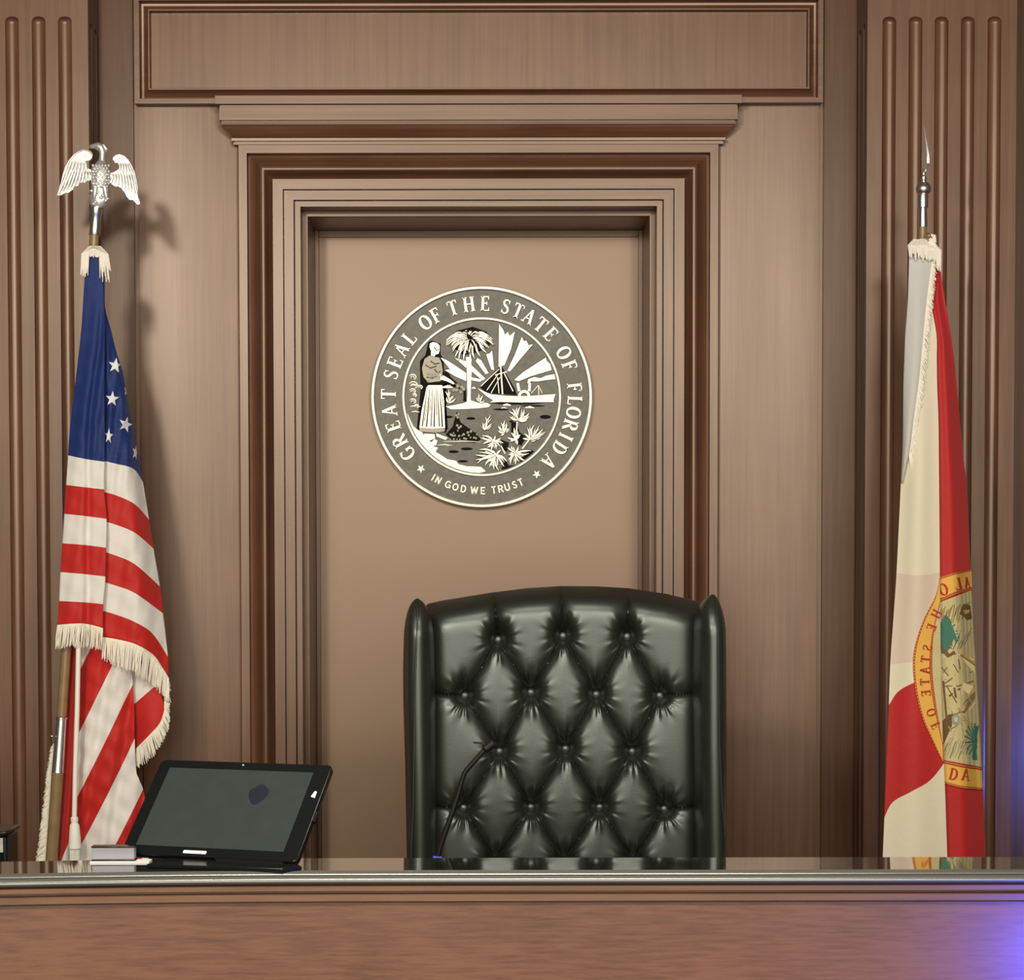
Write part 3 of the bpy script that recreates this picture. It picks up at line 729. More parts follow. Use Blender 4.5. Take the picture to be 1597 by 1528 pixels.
for cx, cy, q in ((22, 560, 34), (28, 640, 42), (20, 700, 30), (24, 800, 30), (60, 850, 22), (40, 740, 20), (95, 660, 24)):
    line(m, arc(cx, cy, q, q * .8, 200, 430, 14), [3, 4, 6, 8, 9, 9, 9, 9, 8, 8, 7, 6, 5, 4, 3], 0.003)
    line(m, arc(cx, cy + 4, q * .5, q * .4, 160, 400, 10), 5, 0.003)
m.build('water_marks', 'relief', seal)
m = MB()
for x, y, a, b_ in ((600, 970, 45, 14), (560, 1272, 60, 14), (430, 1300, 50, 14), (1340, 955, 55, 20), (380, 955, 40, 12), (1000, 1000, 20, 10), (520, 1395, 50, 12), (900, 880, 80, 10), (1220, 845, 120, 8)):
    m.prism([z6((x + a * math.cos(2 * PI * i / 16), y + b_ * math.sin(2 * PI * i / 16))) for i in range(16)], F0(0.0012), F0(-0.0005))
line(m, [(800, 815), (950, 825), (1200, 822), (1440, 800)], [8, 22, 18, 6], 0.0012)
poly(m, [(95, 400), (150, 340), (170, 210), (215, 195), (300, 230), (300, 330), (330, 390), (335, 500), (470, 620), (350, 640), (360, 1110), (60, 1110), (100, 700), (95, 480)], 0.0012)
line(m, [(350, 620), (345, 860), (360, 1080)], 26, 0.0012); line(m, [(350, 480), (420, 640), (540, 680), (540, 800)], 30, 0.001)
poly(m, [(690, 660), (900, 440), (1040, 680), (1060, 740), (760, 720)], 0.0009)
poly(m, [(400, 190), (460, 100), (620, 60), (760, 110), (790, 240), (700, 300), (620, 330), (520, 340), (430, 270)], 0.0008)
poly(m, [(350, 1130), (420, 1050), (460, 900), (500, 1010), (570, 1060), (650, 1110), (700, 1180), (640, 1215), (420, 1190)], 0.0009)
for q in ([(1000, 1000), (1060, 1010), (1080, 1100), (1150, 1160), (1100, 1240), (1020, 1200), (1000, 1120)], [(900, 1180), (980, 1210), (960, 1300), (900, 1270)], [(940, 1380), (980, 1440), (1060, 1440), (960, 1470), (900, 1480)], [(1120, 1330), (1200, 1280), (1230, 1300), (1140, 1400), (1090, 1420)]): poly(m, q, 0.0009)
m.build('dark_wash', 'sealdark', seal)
# palm tree
def leaf(m, x0, y0, x1, y1, w, bend=0.15, d=0.005, n=6, taper=True):
    pts, ws = [], []
    dx, dy = x1 - x0, y1 - y0
    for i in range(n + 1):
        t = i / n; b_ = math.sin(PI * t) * bend
        pts.append((x0 + dx * t - dy * b_, y0 + dy * t + dx * b_)); ws.append(w * max(0.12, math.sin(PI * (0.12 + 0.86 * t))))
    line(m, pts, ws, d)
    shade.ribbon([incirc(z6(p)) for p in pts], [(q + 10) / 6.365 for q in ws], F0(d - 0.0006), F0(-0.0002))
palm = MB(); rnd = random.Random(3)
cx_, cy_ = 590, 150
for i in range(120):
    a = math.radians(rnd.uniform(-200, 20) if i % 2 else rnd.uniform(-30, 210)); r0 = rnd.uniform(20, 110); r1 = r0 + rnd.uniform(70, 130)
    x0, y0 = cx_ + r0 * 1.25 * math.cos(a), cy_ + r0 * 0.7 * math.sin(a) + 15
    x1, y1 = cx_ + min(r1, 215) * 1.15 * math.cos(a), cy_ + min(r1, 190) * 0.62 * math.sin(a) + (r1 * 0.35)
    if y1 < 45: y1 = 45
    leaf(palm, x0, y0, x1, y1, rnd.uniform(7, 13), 0.12 if math.cos(a) < 0 else -0.12, rnd.uniform(0.003, 0.006))
for x0, y0, x1, y1 in ((560, 220, 440, 370), (540, 240, 480, 400), (620, 250, 640, 380), (650, 230, 700, 360), (600, 260, 590, 350), (570, 250, 530, 400), (680, 210, 760, 320), (600, 230, 610, 400)):
    leaf(palm, x0, y0, x1, y1, 17, 0.1, 0.005)
line(palm, [(575, 360), (585, 500), (583, 620), (582, 740), (580, 830)], [50, 46, 38, 32, 42], 0.0055)
for y in range(380, 540, 18): line(palm, [(558, y), (585, y + 9), (608, y)], 5, 0.0065)
palm.build('palm_tree', 'relief', seal)
# woman with a basket, seen from the side
figp = [('head', [(195, 225), (225, 212), (265, 222), (292, 250), (290, 300), (278, 330), (250, 335), (240, 355), (205, 345), (205, 300), (190, 260)], 0.006),
        ('arm', [(290, 530), (340, 550), (400, 585), (440, 620), (425, 632), (360, 600), (300, 585)], 0.006),
        ('foot', [(135, 1120), (240, 1125), (245, 1170), (190, 1190), (140, 1165)], 0.005), ('foot', [(255, 1115), (370, 1160), (350, 1185), (260, 1150)], 0.005),
        ('rock', [(180, 1230), (240, 1175), (270, 1190), (255, 1240)], 0.005)]
fig = MB(); poly(fig, [(180, 640), (315, 640), (335, 800), (340, 960), (345, 1060), (300, 1075), (200, 1070), (90, 1060), (110, 900), (145, 740), (160, 660)], 0.005)
fg = fig.build('standing_figure', 'relief', seal)
for nme, pts, d in figp: m = MB(); poly(m, pts, d); m.build(nme, 'relief', fg)
m = MB(); poly(m, [(140, 380), (190, 345), (240, 360), (285, 365), (310, 420), (322, 500), (300, 600), (180, 615), (130, 560), (115, 470)], 0.0055)
m.build('bodice', 'relief_mid', fg); m = MB(); poly(m, [(90, 1060), (200, 1072), (345, 1060), (340, 1100), (240, 1112), (90, 1100)], 0.006)
m.build('hem', 'relief_mid', fg)
m = MB()
for x0, x1, ya, yb, wv in ((165, 118, 670, 1050, 9), (178, 140, 760, 1000, 5), (192, 160, 650, 1055, 10), (210, 190, 700, 900, 5), (222, 205, 660, 1050, 8), (238, 236, 720, 1055, 11), (255, 262, 650, 940, 6), (268, 288, 680, 1050, 9), (292, 318, 700, 1055, 11), (304, 330, 660, 860, 5)): line(m, [(x0, ya), ((x0 + x1) / 2 - 4 + wv * .6, (ya + yb) / 2), (x1, yb)], [3, wv, wv * 1.2], 0.0056)
for pts in ([(150, 440), (200, 470), (260, 450)], [(160, 560), (220, 570), (280, 540)], [(200, 400), (240, 430), (290, 420)], [(235, 260), (260, 300), (285, 280)], [(240, 480), (270, 520), (300, 500)]): line(m, pts, 9, 0.0068)
m.build('folds', 'sealdark', fg)
m = MB()
for i in range(16):
    x, y = rnd.uniform(170, 320), rnd.uniform(520, 605); m.ball(sp(*z6((x, y)), 0.006), 0.0035, 8)
for x, y in ((460, 690), (500, 710), (470, 650), (510, 660), (430, 690), (530, 680)): m.ball(sp(*z6((x, y)), 0.003), 0.0055, 8)
m.build('flowers', 'relief', fg)
# sailing steamer
bo = MB()
poly(bo, [(660, 665), (740, 705), (800, 730), (950, 745), (1070, 750), (1200, 745), (1440, 728), (1420, 790), (1430, 808), (1100, 812), (900, 806), (790, 812), (820, 790), (750, 745)], 0.005)
for a, b_, w in (((895, 435), (915, 730), 14), ((865, 560), (880, 720), 7), ((700, 650), (880, 480), 7), ((760, 690), (870, 530), 7), ((800, 720), (890, 560), 6), ((930, 520), (1020, 700), 9),
                 ((840, 540), (960, 505), 9), ((1065, 620), (1080, 700), 26), ((1185, 620), (1180, 700), 26), ((1270, 640), (1275, 735), 6), ((1270, 640), (1310, 720), 5), ((1270, 640), (1200, 720), 5)):
    line(bo, [a, b_], w, 0.005)
rr = [[sp(*z6((1130 + r * math.cos(2 * PI * i / 28), 748 + r * math.sin(2 * PI * i / 28))), d) for i in range(28)] for r, d in ((62, 0.003), (60, 0.008), (34, 0.008), (30, 0.003))]
bo.grid(rr, closed=True)
poly(bo, [(1160, 620), (1170, 580), (1230, 560), (1290, 570), (1350, 545), (1430, 530), (1440, 580), (1350, 590), (1250, 605), (1195, 600), (1185, 625)], 0.006)
bo.build('steam_boat', 'relief', seal)
# plants
pl = MB()
def tuft(cx, cy, spokes, w=20):
    global pl
    pl = MB()
    for x, y in spokes:
        leaf(pl, cx, cy, x, y, w * 0.8, rnd.uniform(-.15, .15), rnd.uniform(0.004, 0.0065))
        a = math.atan2(y - cy, x - cx) + 0.16; l = math.hypot(x - cx, y - cy) * 0.86
        leaf(pl, cx, cy, cx + l * math.cos(a), cy + l * math.sin(a), w * 0.5, rnd.uniform(-.15, .15), rnd.uniform(0.003, 0.005))
    pl.build('plant', 'relief', seal)
tuft(1070, 985, [(980, 900), (1010, 870), (1060, 860), (1090, 855), (1130, 880), (1180, 915), (1180, 950), (985, 950), (1160, 985)], 26)
tuft(1180, 1180, [(1160, 1060), (1190, 1050), (1230, 1030), (1280, 1040), (1320, 1070), (1345, 1100), (1310, 1135), (1130, 1120), (1260, 1180), (1115, 1170)], 22)
tuft(930, 1110, [(870, 1040), (900, 1010), (940, 985), (960, 1020), (985, 1070), (870, 1090), (900, 1140)], 22)
tuft(1050, 1180, [(1000, 1110), (1030, 1060), (1060, 1090), (1090, 1130), (960, 1160), (990, 1200), (1060, 1230)], 24)
tuft(820, 1190, [(690, 1160), (710, 1140), (760, 1135), (840, 1140), (900, 1165), (925, 1215), (720, 1225), (760, 1260), (800, 1285), (850, 1280), (890, 1250)], 22)
tuft(850, 1330, [(680, 1280), (640, 1330), (645, 1380), (660, 1420), (740, 1440), (780, 1460), (830, 1480), (880, 1490), (930, 1450), (960, 1400), (900, 1280), (800, 1280), (740, 1290)], 24)
tuft(1040, 1310, [(960, 1260), (1000, 1240), (1070, 1245), (1120, 1290), (970, 1330), (970, 1390), (990, 1430), (1040, 1430), (1080, 1400), (1100, 1350), (1150, 1400), (1200, 1290), (1150, 1330)], 22)
tuft(735, 1085, [(720, 1010), (745, 950), (800, 935), (770, 1030), (810, 1020), (700, 1050)], 20)
tuft(385, 820, [(360, 760), (380, 680), (430, 740), (450, 770), (400, 790), (345, 700)], 20); tuft(690, 815, [(650, 760), (680, 720), (720, 740), (735, 790), (705, 750)], 18)
pl = MB()
line(pl, [(1060, 1000), (1055, 1090)], 12, 0.004); line(pl, [(1180, 1180), (1110, 1270)], 12, 0.004); line(pl, [(900, 1240), (940, 1320)], 10, 0.004)
for i in range(26):
    x, y = rnd.uniform(380, 670), rnd.uniform(1090, 1180); pl.ball(sp(*z6((x, y)), 0.002), rnd.uniform(0.002, 0.0036), 8)
for x, y in ((455, 940), (470, 960), (480, 930), (465, 1040), (500, 1050), (480, 1065), (570, 1110), (600, 1100)): pl.ball(sp(*z6((x, y)), 0.002), 0.004, 8)
pl.build('stems_and_blossoms', 'relief', seal)
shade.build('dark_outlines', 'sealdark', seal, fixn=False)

# ------------------------------------------------------------------ flags
def catmull(p0, p1, p2, p3, t):
    return 0.5 * ((2 * p1) + (p2 - p0) * t + (2 * p0 - 5 * p1 + 4 * p2 - p3) * t * t + (3 * p1 - p0 - 3 * p2 + p3) * t ** 3)
def resample(pts, n):
    d = [0]
    for a, b_ in zip(pts, pts[1:]): d.append(d[-1] + math.hypot(b_[0] - a[0], b_[1] - a[1]))
    out = []
    for i in range(n + 1):
        s_ = d[-1] * i / n; k_ = 0
        while k_ < len(d) - 2 and d[k_ + 1] < s_: k_ += 1
        t = (s_ - d[k_]) / max(1e-9, d[k_ + 1] - d[k_]); t = min(max(t, 0), 1)
        q = [pts[max(k_ - 1, 0)], pts[k_], pts[k_ + 1], pts[min(k_ + 2, len(pts) - 1)]]
        out.append(tuple(catmull(q[0][c], q[1][c], q[2][c], q[3][c], t) for c in (0, 1)))
    return out
def patch(m, rows, nu, dv, yf, tf=None):
    """rows: (t, [(px,py)...]) from the top down"""
    R_ = [(t, resample(p, nu)) for t, p in rows]; g, uv = [], []
    for i in range(len(R_) - 1):
        a, b_ = R_[i], R_[i + 1]; nn = max(2, int(abs(a[1][0][1] - b_[1][0][1]) / dv))
        for j in range(nn + (1 if i == len(R_) - 2 else 0)):
            s_ = j / nn; row, ur = [], []
            for c in range(nu + 1):
                q = [R_[max(i - 1, 0)][1][c], a[1][c], b_[1][c], R_[min(i + 2, len(R_) - 1)][1][c]]
                x, y = (catmull(q[0][e], q[1][e], q[2][e], q[3][e], s_) for e in (0, 1))
                row.append(P(x, y, yf(x, y, c / nu))); tv = tf(x, y) if tf else lerp(a[0], b_[0], s_); ur.append(tv if isinstance(tv, tuple) else (tv, 1.0))
            g.append(row); uv.append(ur)
    m.grid(g, 0, uv)
def solid(o, th=0.0012):
    s_ = o.modifiers.new('thickness', 'SOLIDIFY'); s_.thickness = th; s_.offset = 1
def fringe(name, top, drop, Yf, parent, step=1.3, lean=0.0, band=3.0, mat='cream', seed=1):
    """top: px polyline of the hem; drop: px polyline (same parameter) of the strand ends"""
    m = MB(); rn = random.Random(seed)
    L_ = sum(math.hypot(b_[0] - a[0], b_[1] - a[1]) for a, b_ in zip(top, top[1:])); n = int(L_ / step)
    A, B = resample(top, n), resample(drop, n)
    for i in range(n + 1):
        (x0, y0), (x1, y1) = A[i], B[i]
        x1 += rn.uniform(-1.6, 1.6); f_ = rn.uniform(0.88, 1.04); x1, y1 = lerp(x0, x1, f_), lerp(y0, y1, f_)
        Y = Yf(x0, y0) - rn.uniform(0.0, 0.003)
        mid = ((x0 + x1) / 2 + rn.uniform(-1, 1), (y0 + y1) / 2)
        m.tube([P(x0, y0 - 0.5, Y), P(mid[0], mid[1], Y - 0.002), P(x1, y1, Y - 0.001)], [0.0013, 0.0012, 0.0008], 5)
    for i in range(n):                     # woven band the strands hang from
        pts = []
        for (a, b_) in ((A[i], B[i]), (A[i + 1], B[i + 1])):
            l = math.hypot(b_[0] - a[0], b_[1] - a[1]) or 1; ddx, ddy = (b_[0] - a[0]) / l, (b_[1] - a[1]) / l
            pts.append((a[0] - ddx * 0.8, a[1] - ddy * 0.8)); pts.append((a[0] + ddx * band, a[1] + ddy * band))
        q = [pts[0], pts[2], pts[3], pts[1]]
        m.prism(q, lambda x, y: P(x, y, Yf(x, y) - 0.003), lambda x, y: P(x, y, Yf(x, y) + 0.001))
    return m.build(name, mat, parent, fixn=False)

YU = 4.98
poleb = P(79, 1345, YU); poledir = (P(150, 330, YU) - P(81, 1340, YU)).normalized()
base_pt = poleb - poledir * (poleb.z / poledir.z)
usf = thing('us_flag', (base_pt.x, base_pt.y, 0), 'United States flag with cream fringe on a leaning pole topped by a silver eagle', 'flag')
# depths of the cloth
def wr(x, y): return 0.0022 * math.sin(x * .21 + y * .085) * math.sin(y * .043 - x * .09) + 0.0012 * math.sin(x * .11 - y * .16)
def yu1(x, y, u=0.0):
    e = interp([(135, 403), (132, 434), (126, 521), (118, 592), (109, 663), (106, 710), (97, 847), (90, 975)], y)
    q = (x - e) / 60.0
    w = min(1, max(0.15, (y - 400) / 250))
    r_ = 0.010 * math.exp(-((x - interp([(159, 481), (155, 545), (148, 592), (141, 651), (138, 715), (136, 1000)], y) + 10) / 6) ** 2)
    return YU + wr(x, y) * w - 0.030 - 0.016 * w * math.sin(min(1, q * 1.25) * PI * 0.8) + 0.012 * w * math.exp(-((x - interp([(159, 481), (155, 545), (148, 592), (141, 651), (138, 715), (136, 1000)], y)) / 5.0) ** 2)
def yu2(x, y, u=0.0):
    e0 = interp([(159, 406), (163, 550), (163, 1000)], y); e1 = interp([(161, 439), (173, 512), (191, 576), (208, 667), (220, 738), (241, 856), (259, 976), (264, 1060)], y)
    q = max(0, min(1, (x - e0) / max(e1 - e0, 3)))
    w = min(1, max(0.1, (y - 440) / 300))
    return YU + wr(x, y) * w + (0.0035 * math.sin(x * .35 + y * .05) if y < 720 else 0.0035 * math.sin(x * .35 + y * .05) * max(0, 1 - (y - 720) / 60)) * w - 0.006 + 0.05 * w * q * q - 0.020 * w * math.sin(q * PI) + 0.006 * w * math.sin(q * 9 + y * 0.006)
cl = MB()
patch(cl, [(-4, [(136, 397), (147, 395), (159, 397)]), (-3.5, [(132, 434), (147, 434), (161, 439)]), (-3, [(129, 480), (146, 480), (162, 479)]), (-2, [(126, 521), (145, 523), (163, 530)]),
           (-1.5, [(118, 592), (141, 595), (163, 600)]), (-1, [(109.5, 663), (136, 666), (163, 670)]), (0, [(106, 710), (135, 716), (163, 720)]), (1, [(103, 756), (135, 760), (162.5, 763)]),
           (2, [(100, 801), (135, 805), (166, 809)]), (3, [(97, 847), (135, 850), (165.5, 854)]), (4, [(94, 892), (130, 895), (164.5, 899)]), (5, [(92, 937), (130, 939), (161, 942)]), (6, [(90, 975), (130, 973), (160, 980)])],
      24, 7, yu1)
patch(cl, [(-4, [(157, 400), (159, 400), (160, 402)]), (-3.5, [(158, 434), (161, 436), (163, 439)]), (-3, [(158, 479), (161, 479), (164, 480)]), (-2, [(156, 510), (165, 512), (173, 514)]),
           (-1.7, [(154, 548), (170, 550), (182.5, 552)]), (-1.5, [(152, 574), (172, 576), (191, 577)]), (-1, [(150, 618), (176, 620), (199, 622)]), (-0.6, [(150, 664), (182, 666), (208, 669)]),
           (0, [(150, 716), (180.6, 723), (208, 731), (223, 752)]), (1, [(152, 765), (180, 772), (210.7, 786.6), (233, 811)]),
           (2, [(155, 811), (180, 818), (210.7, 831), (240, 856)]), (3, [(154, 858), (180, 866), (210.7, 880), (250, 915)]), (4, [(153, 905), (180, 913), (210.7, 925), (255, 957)]),
           (5, [(151, 950), (180, 958), (210.7, 970), (238, 988), (262, 1024)]), (6, [(151, 992), (180, 996), (210.7, 1005), (238, 1021), (263, 1058)])],
      28, 7, yu2)
# lower part of the cloth, behind the front fold, with slanting stripes
def t3(x, y):
    c = y + 2.03 * (x - 124) - (0.0009 * max(0, y - 1100) * (x - 124))
    th = [(900, -0.4 + 1), (960, 1), (1046, 2 - 0.0), (1141, 3), (1236, 4), (1322, 5), (1420, 6), (1520, 7)]
    # red between 1 and 2 ... keeps the order white/red by parity
    for (c0, a), (c1, b_) in zip(th, th[1:]):
        if c <= c1: return lerp(a, b_, (c - c0) / (c1 - c0)) + 1
    return 8.5
def t3b(x, y):
    return 2 + max(-0.5, min(0.5, (y - 1290 - (117 - x) * 2.4) / 60))
def yu3(x, y, u=0.0): 
    return YU + wr(x, y) * 1.5 + 0.030 - 0.016 * math.sin((x - 118) / 95 * PI) + 0.005 * math.sin(x * 0.16 + y * 0.018) + 0.003 * math.sin(y * 0.05 + x * .05)
patch(cl, [(0, [(120, 985), (165, 985), (205, 985)]), (0, [(119, 1040), (165, 1040), (206, 1040)]), (0, [(118, 1110), (165, 1110), (209, 1110)]), (0, [(116, 1196), (165, 1196), (212, 1196)]),
           (0, [(114, 1215), (165, 1215), (217, 1215)]), (0, [(110, 1245), (165, 1245), (226, 1245)]), (0, [(106, 1340), (165, 1340), (232, 1340)]), (0, [(102, 1420), (165, 1420), (236, 1420)])], 60, 4, yu3, t3)
patch(cl, [(0, [(112, 985), (124, 985)]), (0, [(100, 1124), (122, 1124)]), (0, [(94, 1206), (118, 1206)]), (0, [(88, 1345), (113, 1345)]), (0, [(84, 1420), (108, 1420)])], 14, 4, lambda x, y, u=0: YU + 0.018 + 0.012 * math.sin((x - y * -.07) * 0.25), t3b)
def yu4(x, y, u=0.0): return YU + 0.062 - 0.030 * math.sin((x - 204) / 60 * PI * 0.9) * min(1, max(0, (y - 1060) / 60))
patch(cl, [(0, [(204, 1035), (230, 1035), (252, 1040)]), (0, [(205, 1062), (230, 1062), (254, 1062)]), (0, [(207, 1085), (233, 1085), (252, 1085)]), (0, [(208.5, 1105), (235, 1105), (258, 1105)]), (0, [(210, 1130), (230, 1130), (251, 1132)]),
           (0, [(211, 1150), (222, 1150), (232, 1150)]), (0, [(212, 1166), (213, 1166.5), (214, 1167)])], 20, 4, yu4,
      lambda x, y: 2 + max(-0.5, min(0.5, (1099 - (x - 208) * 0.87 - y) / 40)))
o = cl.build('flag_cloth', 'us_cloth', usf, sharp=80, fixn=False); solid(o); usc = o
for x, y, r_, wx, ro in ((180, 570, 12.5, 0.95, 0.15), (175, 622, 12.5, 0.90, 0.1), (196, 662, 13, 0.88, 0.3), (169.5, 680, 13, 0.55, 0.1), (197, 609, 11, 0.30, 0.2), (211.5, 706, 13, 0.42, 0.3)):
    m = MB(); ed = [(161, 439), (173, 512), (191, 576), (199, 620), (208, 667), (220, 738)]
    pts = [(min(px, interp(ed, py) - 0.5), py) for px, py in star_pts(x, y, r_, ro, wx)]
    m.prism(pts, lambda a, b_: P(a, b_, yu2(a, b_) - 0.0035), lambda a, b_: P(a, b_, yu2(a, b_) - 0.0005)); m.build('star', 'star', usc)
fringe('fringe', [(90, 975), (130, 973), (160, 980)], [(85.5, 1011), (130, 1010), (158, 1014)], lambda x, y: yu1(x, y), usc, seed=2)
fringe('fringe', [(159.5, 994), (180, 997), (210.7, 1005), (238, 1021), (252, 1040), (263, 1058)], [(160, 1029), (185, 1040), (214, 1053), (239, 1069), (251, 1083), (262, 1096)], lambda x, y: yu2(x, y) - 0.004, usc, seed=3)
fringe('fringe', [(262, 1060), (258, 1078), (256.5, 1100), (256, 1110), (249, 1129), (232, 1148), (213, 1167)], [(265, 1064), (265.5, 1088), (265, 1110), (263, 1130), (260, 1146), (238, 1180), (214, 1198)], lambda x, y: yu4(x, y) - 0.004, usc, seed=4)
fringe('fringe', [(84, 1160), (80, 1200), (77, 1250), (74, 1300), (71, 1350)], [(80, 1164), (72, 1215), (66, 1265), (60, 1315), (52, 1362)], lambda x, y: YU + 0.02, usc, seed=5, step=1.0, band=5)
# gathered fringe at the top of the cloth
m = MB(); rn = random.Random(9)
for i in range(60):
    s_ = i / 59; x0 = lerp(128, 168, s_); y0 = 389 + 8 * abs(s_ - .45) * 2 + rn.uniform(-1, 1)
    if s_ < 0.28: x1, y1 = x0 - 1 + rn.uniform(-2, 1), y0 + rn.uniform(22, 40)
    elif s_ > 0.68: x1, y1 = x0 + rn.uniform(0, 6), y0 + rn.uniform(20, 46)
    else: x1, y1 = x0, y0 + rn.uniform(6, 12)
    m.tube([P(lerp(x0, 148, .6), 385, YU - 0.02), P(x0, y0, YU - 0.045), P(x1, y1, YU - 0.040)], [0.003, 0.0026, 0.001], 6)
m.build('fringe', 'cream', usc)
# pole, joint, collar, cord, tassel
m = MB(); pt = lambda y, Y=YU: P(lerp(150, 81, (y - 330) / 1010), y, Y)
m.tube([pt(362), pt(1118)], [0.0115, 0.0125], 20); m.tube([pt(1203), tuple(base_pt)], [0.0150, 0.0155], 20); pole = m.build('pole', 'oak', usf)
m = MB(); m.tube([pt(1117), pt(1118.5), pt(1121), pt(1122), pt(1200), pt(1204)], [0.012, 0.0145, 0.0145, 0.0132, 0.0150, 0.0160], 24)
m.ball(P(80.5, 1148, YU - 0.01), 0.0035, 10); m.build('joint_ferrule', 'chrome', pole)
m = MB(); m.tube([pt(322), pt(324), pt(334), pt(336), pt(364), pt(367)], [0.010, 0.0145, 0.0145, 0.0125, 0.0135, 0.0145], 24); m.build('collar', 'chrome', pole)
m = MB(); m.lathe((base_pt.x, base_pt.y, 0), (0, 0, 1), [(0.0, 0.001), (0.0, 0.15), (0.02, 0.15), (0.04, 0.10), (0.06, 0.04), (0.16, 0.03), (0.16, 0.001)], 32); m.build('floor_stand', 'brass', usf)
m = MB(); m.tube([P(122.5, 1000, YU - 0.035), P(120.5, 1100, YU - 0.035), P(117.5, 1200, YU - 0.035), P(116, 1272, YU - 0.035)], 0.0062, 12); cordo = m.build('cord', 'cord', usf)
m = MB()
m.lathe(P(116, 1272, YU - 0.035), (P(117, 1330, YU - .035) - P(116, 1272, YU - .035)), [(0, 0.004), (0.004, 0.009), (0.010, 0.0095), (0.018, 0.008), (0.022, 0.0115), (0.055, 0.0145), (0.080, 0.0160), (0.083, 0.010), (0.084, 0.001)], 24)
for i in range(18):
    a = 2 * PI * i / 18; c0 = P(116.5, 1322, YU - .035)
    m.tube([c0 + Vector((0.011 * math.cos(a), 0.011 * math.sin(a), 0)), c0 + Vector((0.010 * math.cos(a), 0.010 * math.sin(a), -0.035 - 0.006 * rn.random()))], 0.0016, 5)
m.build('tassel', 'cord', cordo)
# eagle
ze = lambda x, y: (70 + x / 7.276, 210 + y / 7.276)
def e3(x, y, Y=YU): return P(*ze(x, y), Y)
eg = MB()
rows = []
for y, a, b_, dp in ((300, 600, 680, 0.010), (330, 575, 705, 0.014), (380, 530, 740, 0.018), (440, 520, 750, 0.021), (520, 520, 745, 0.021), (580, 525, 735, 0.019), (640, 530, 720, 0.017), (700, 505, 728, 0.017), (760, 500, 730, 0.017), (810, 520, 700, 0.013), (835, 540, 665, 0.010)):
    c = ze((a + b_) / 2, y); w = (b_ - a) / 2 / 7.276 * YU / F; p0 = P(c[0], c[1], YU)
    rows.append([p0 + Vector((w * math.cos(t), -dp * math.sin(t), 0)) for t in [2 * PI * i / 28 for i in range(28)]])
eg.grid(rows, closed=True)
rows = []
for x, y, r_ in ((650, 330, 0.0105), (652, 270, 0.0085), (655, 225, 0.0080), (652, 185, 0.0090), (640, 150, 0.0105), (600, 130, 0.0098), (560, 130, 0.0066), (520, 135, 0.0048), (503, 142, 0.0020)):
    rows.append((e3(x, y), r_))
eg.tube([r[0] for r in rows], [r[1] for r in rows], 16)
eg.tube([e3(660, 120), e3(700, 170), e3(695, 200)], [0.006, 0.005, 0.002], 10)
rn = random.Random(5)
for y in range(350, 620, 34):                        # breast feathers
    for i in range(6):
        x = 545 + i * 36 + (y // 34 % 2) * 16
        if x < 740: eg.ball(e3(x, y, YU - 0.019 + 0.00004 * abs(x - 635)), (0.0038, 0.004, 0.0042), 8)
for i in range(9):
    x, y = 530 + (i * 53) % 190, 640 + (i * 37) % 170; eg.ball(e3(x, y, YU - 0.014), (0.006, 0.006, 0.005), 8)
for x0, x1 in ((575, 560), (680, 700)): eg.tube([e3(x0, 600, YU - 0.015), e3((x0 + x1) / 2, 670, YU - 0.018), e3(x1, 720, YU - 0.016)], [0.008, 0.006, 0.004], 10)
eagle = eg.build('eagle_finial', 'silver', usf, sharp=70)
LW = [(540, 235), (520, 200), (490, 180), (440, 172), (390, 188), (330, 230), (280, 290), (235, 370), (210, 450), (190, 540), (165, 620), (140, 688), (190, 685), (240, 655), (265, 660), (320, 620), (330, 590), (375, 580), (400, 545), (450, 545), (480, 520), (530, 520), (560, 420), (530, 400), (490, 385), (470, 345), (455, 300), (480, 295), (510, 290), (530, 270)]
RW = [(780, 290), (778, 260), (810, 235), (850, 226), (900, 245), (945, 290), (985, 360), (1015, 430), (1035, 520), (1050, 610), (1058, 700), (1078, 785), (1050, 790), (1000, 740), (960, 735), (930, 700), (905, 650), (870, 610), (840, 590), (800, 585), (760, 560), (730, 530), (730, 440), (780, 430), (830, 400), (845, 360), (830, 320), (800, 315)]
def wing_e(out, root, feathers):
    m = MB()
    def off(x): return 0.00008 * abs(x - 635)
    cxm = sum(p[0] for p in out) / len(out); cym = sum(p[1] for p in out) / len(out)
    m.prism(out, lambda x, y: e3(x, y, YU - 0.004 + off(x) * .2), lambda x, y: e3(x, y, YU + 0.004 + off(x) * .2))
    for (x0, y0), (x1, y1), w in feathers:
        pts = []; ws = []
        for i in range(6):
            t = i / 5; pts.append(e3(lerp(x0, x1, t), lerp(y0, y1, t), YU - 0.0065 + off(lerp(x0, x1, t)) * .2)); ws.append(w * (0.5 + 0.5 * math.sin(PI * (0.15 + 0.8 * t))))
        m.tube(pts, ws, 8)
    edge = out[:12]
    m.tube([e3(x, y, YU - 0.004 + off(x) * .2) for x, y in edge], [0.0022] * 9 + [0.002, 0.0018, 0.001], 8)
    m.build('wing', 'silver', eagle, sharp=70)
fl = []
for i in range(9):
    t = i / 8; fl.append(((lerp(265, 500, t), lerp(400, 420, t)), (lerp(160, 515, t), lerp(670, 515, t ** 0.75)), 0.0036))
for i in range(6): t = i / 5; fl.append(((lerp(300, 470, t), lerp(300, 320, t)), (lerp(250, 470, t), lerp(430, 440, t)), 0.0034))
wing_e(LW, None, fl)
fr = []
for i in range(9):
    t = i / 8; fr.append(((lerp(1000, 770, t), lerp(430, 440, t)), (lerp(1062, 755, t), lerp(765, 550, t ** 0.7)), 0.0034))
for i in range(5): t = i / 4; fr.append(((lerp(950, 850, t), lerp(330, 320, t)), (lerp(1000, 850, t), lerp(460, 440, t)), 0.0032))
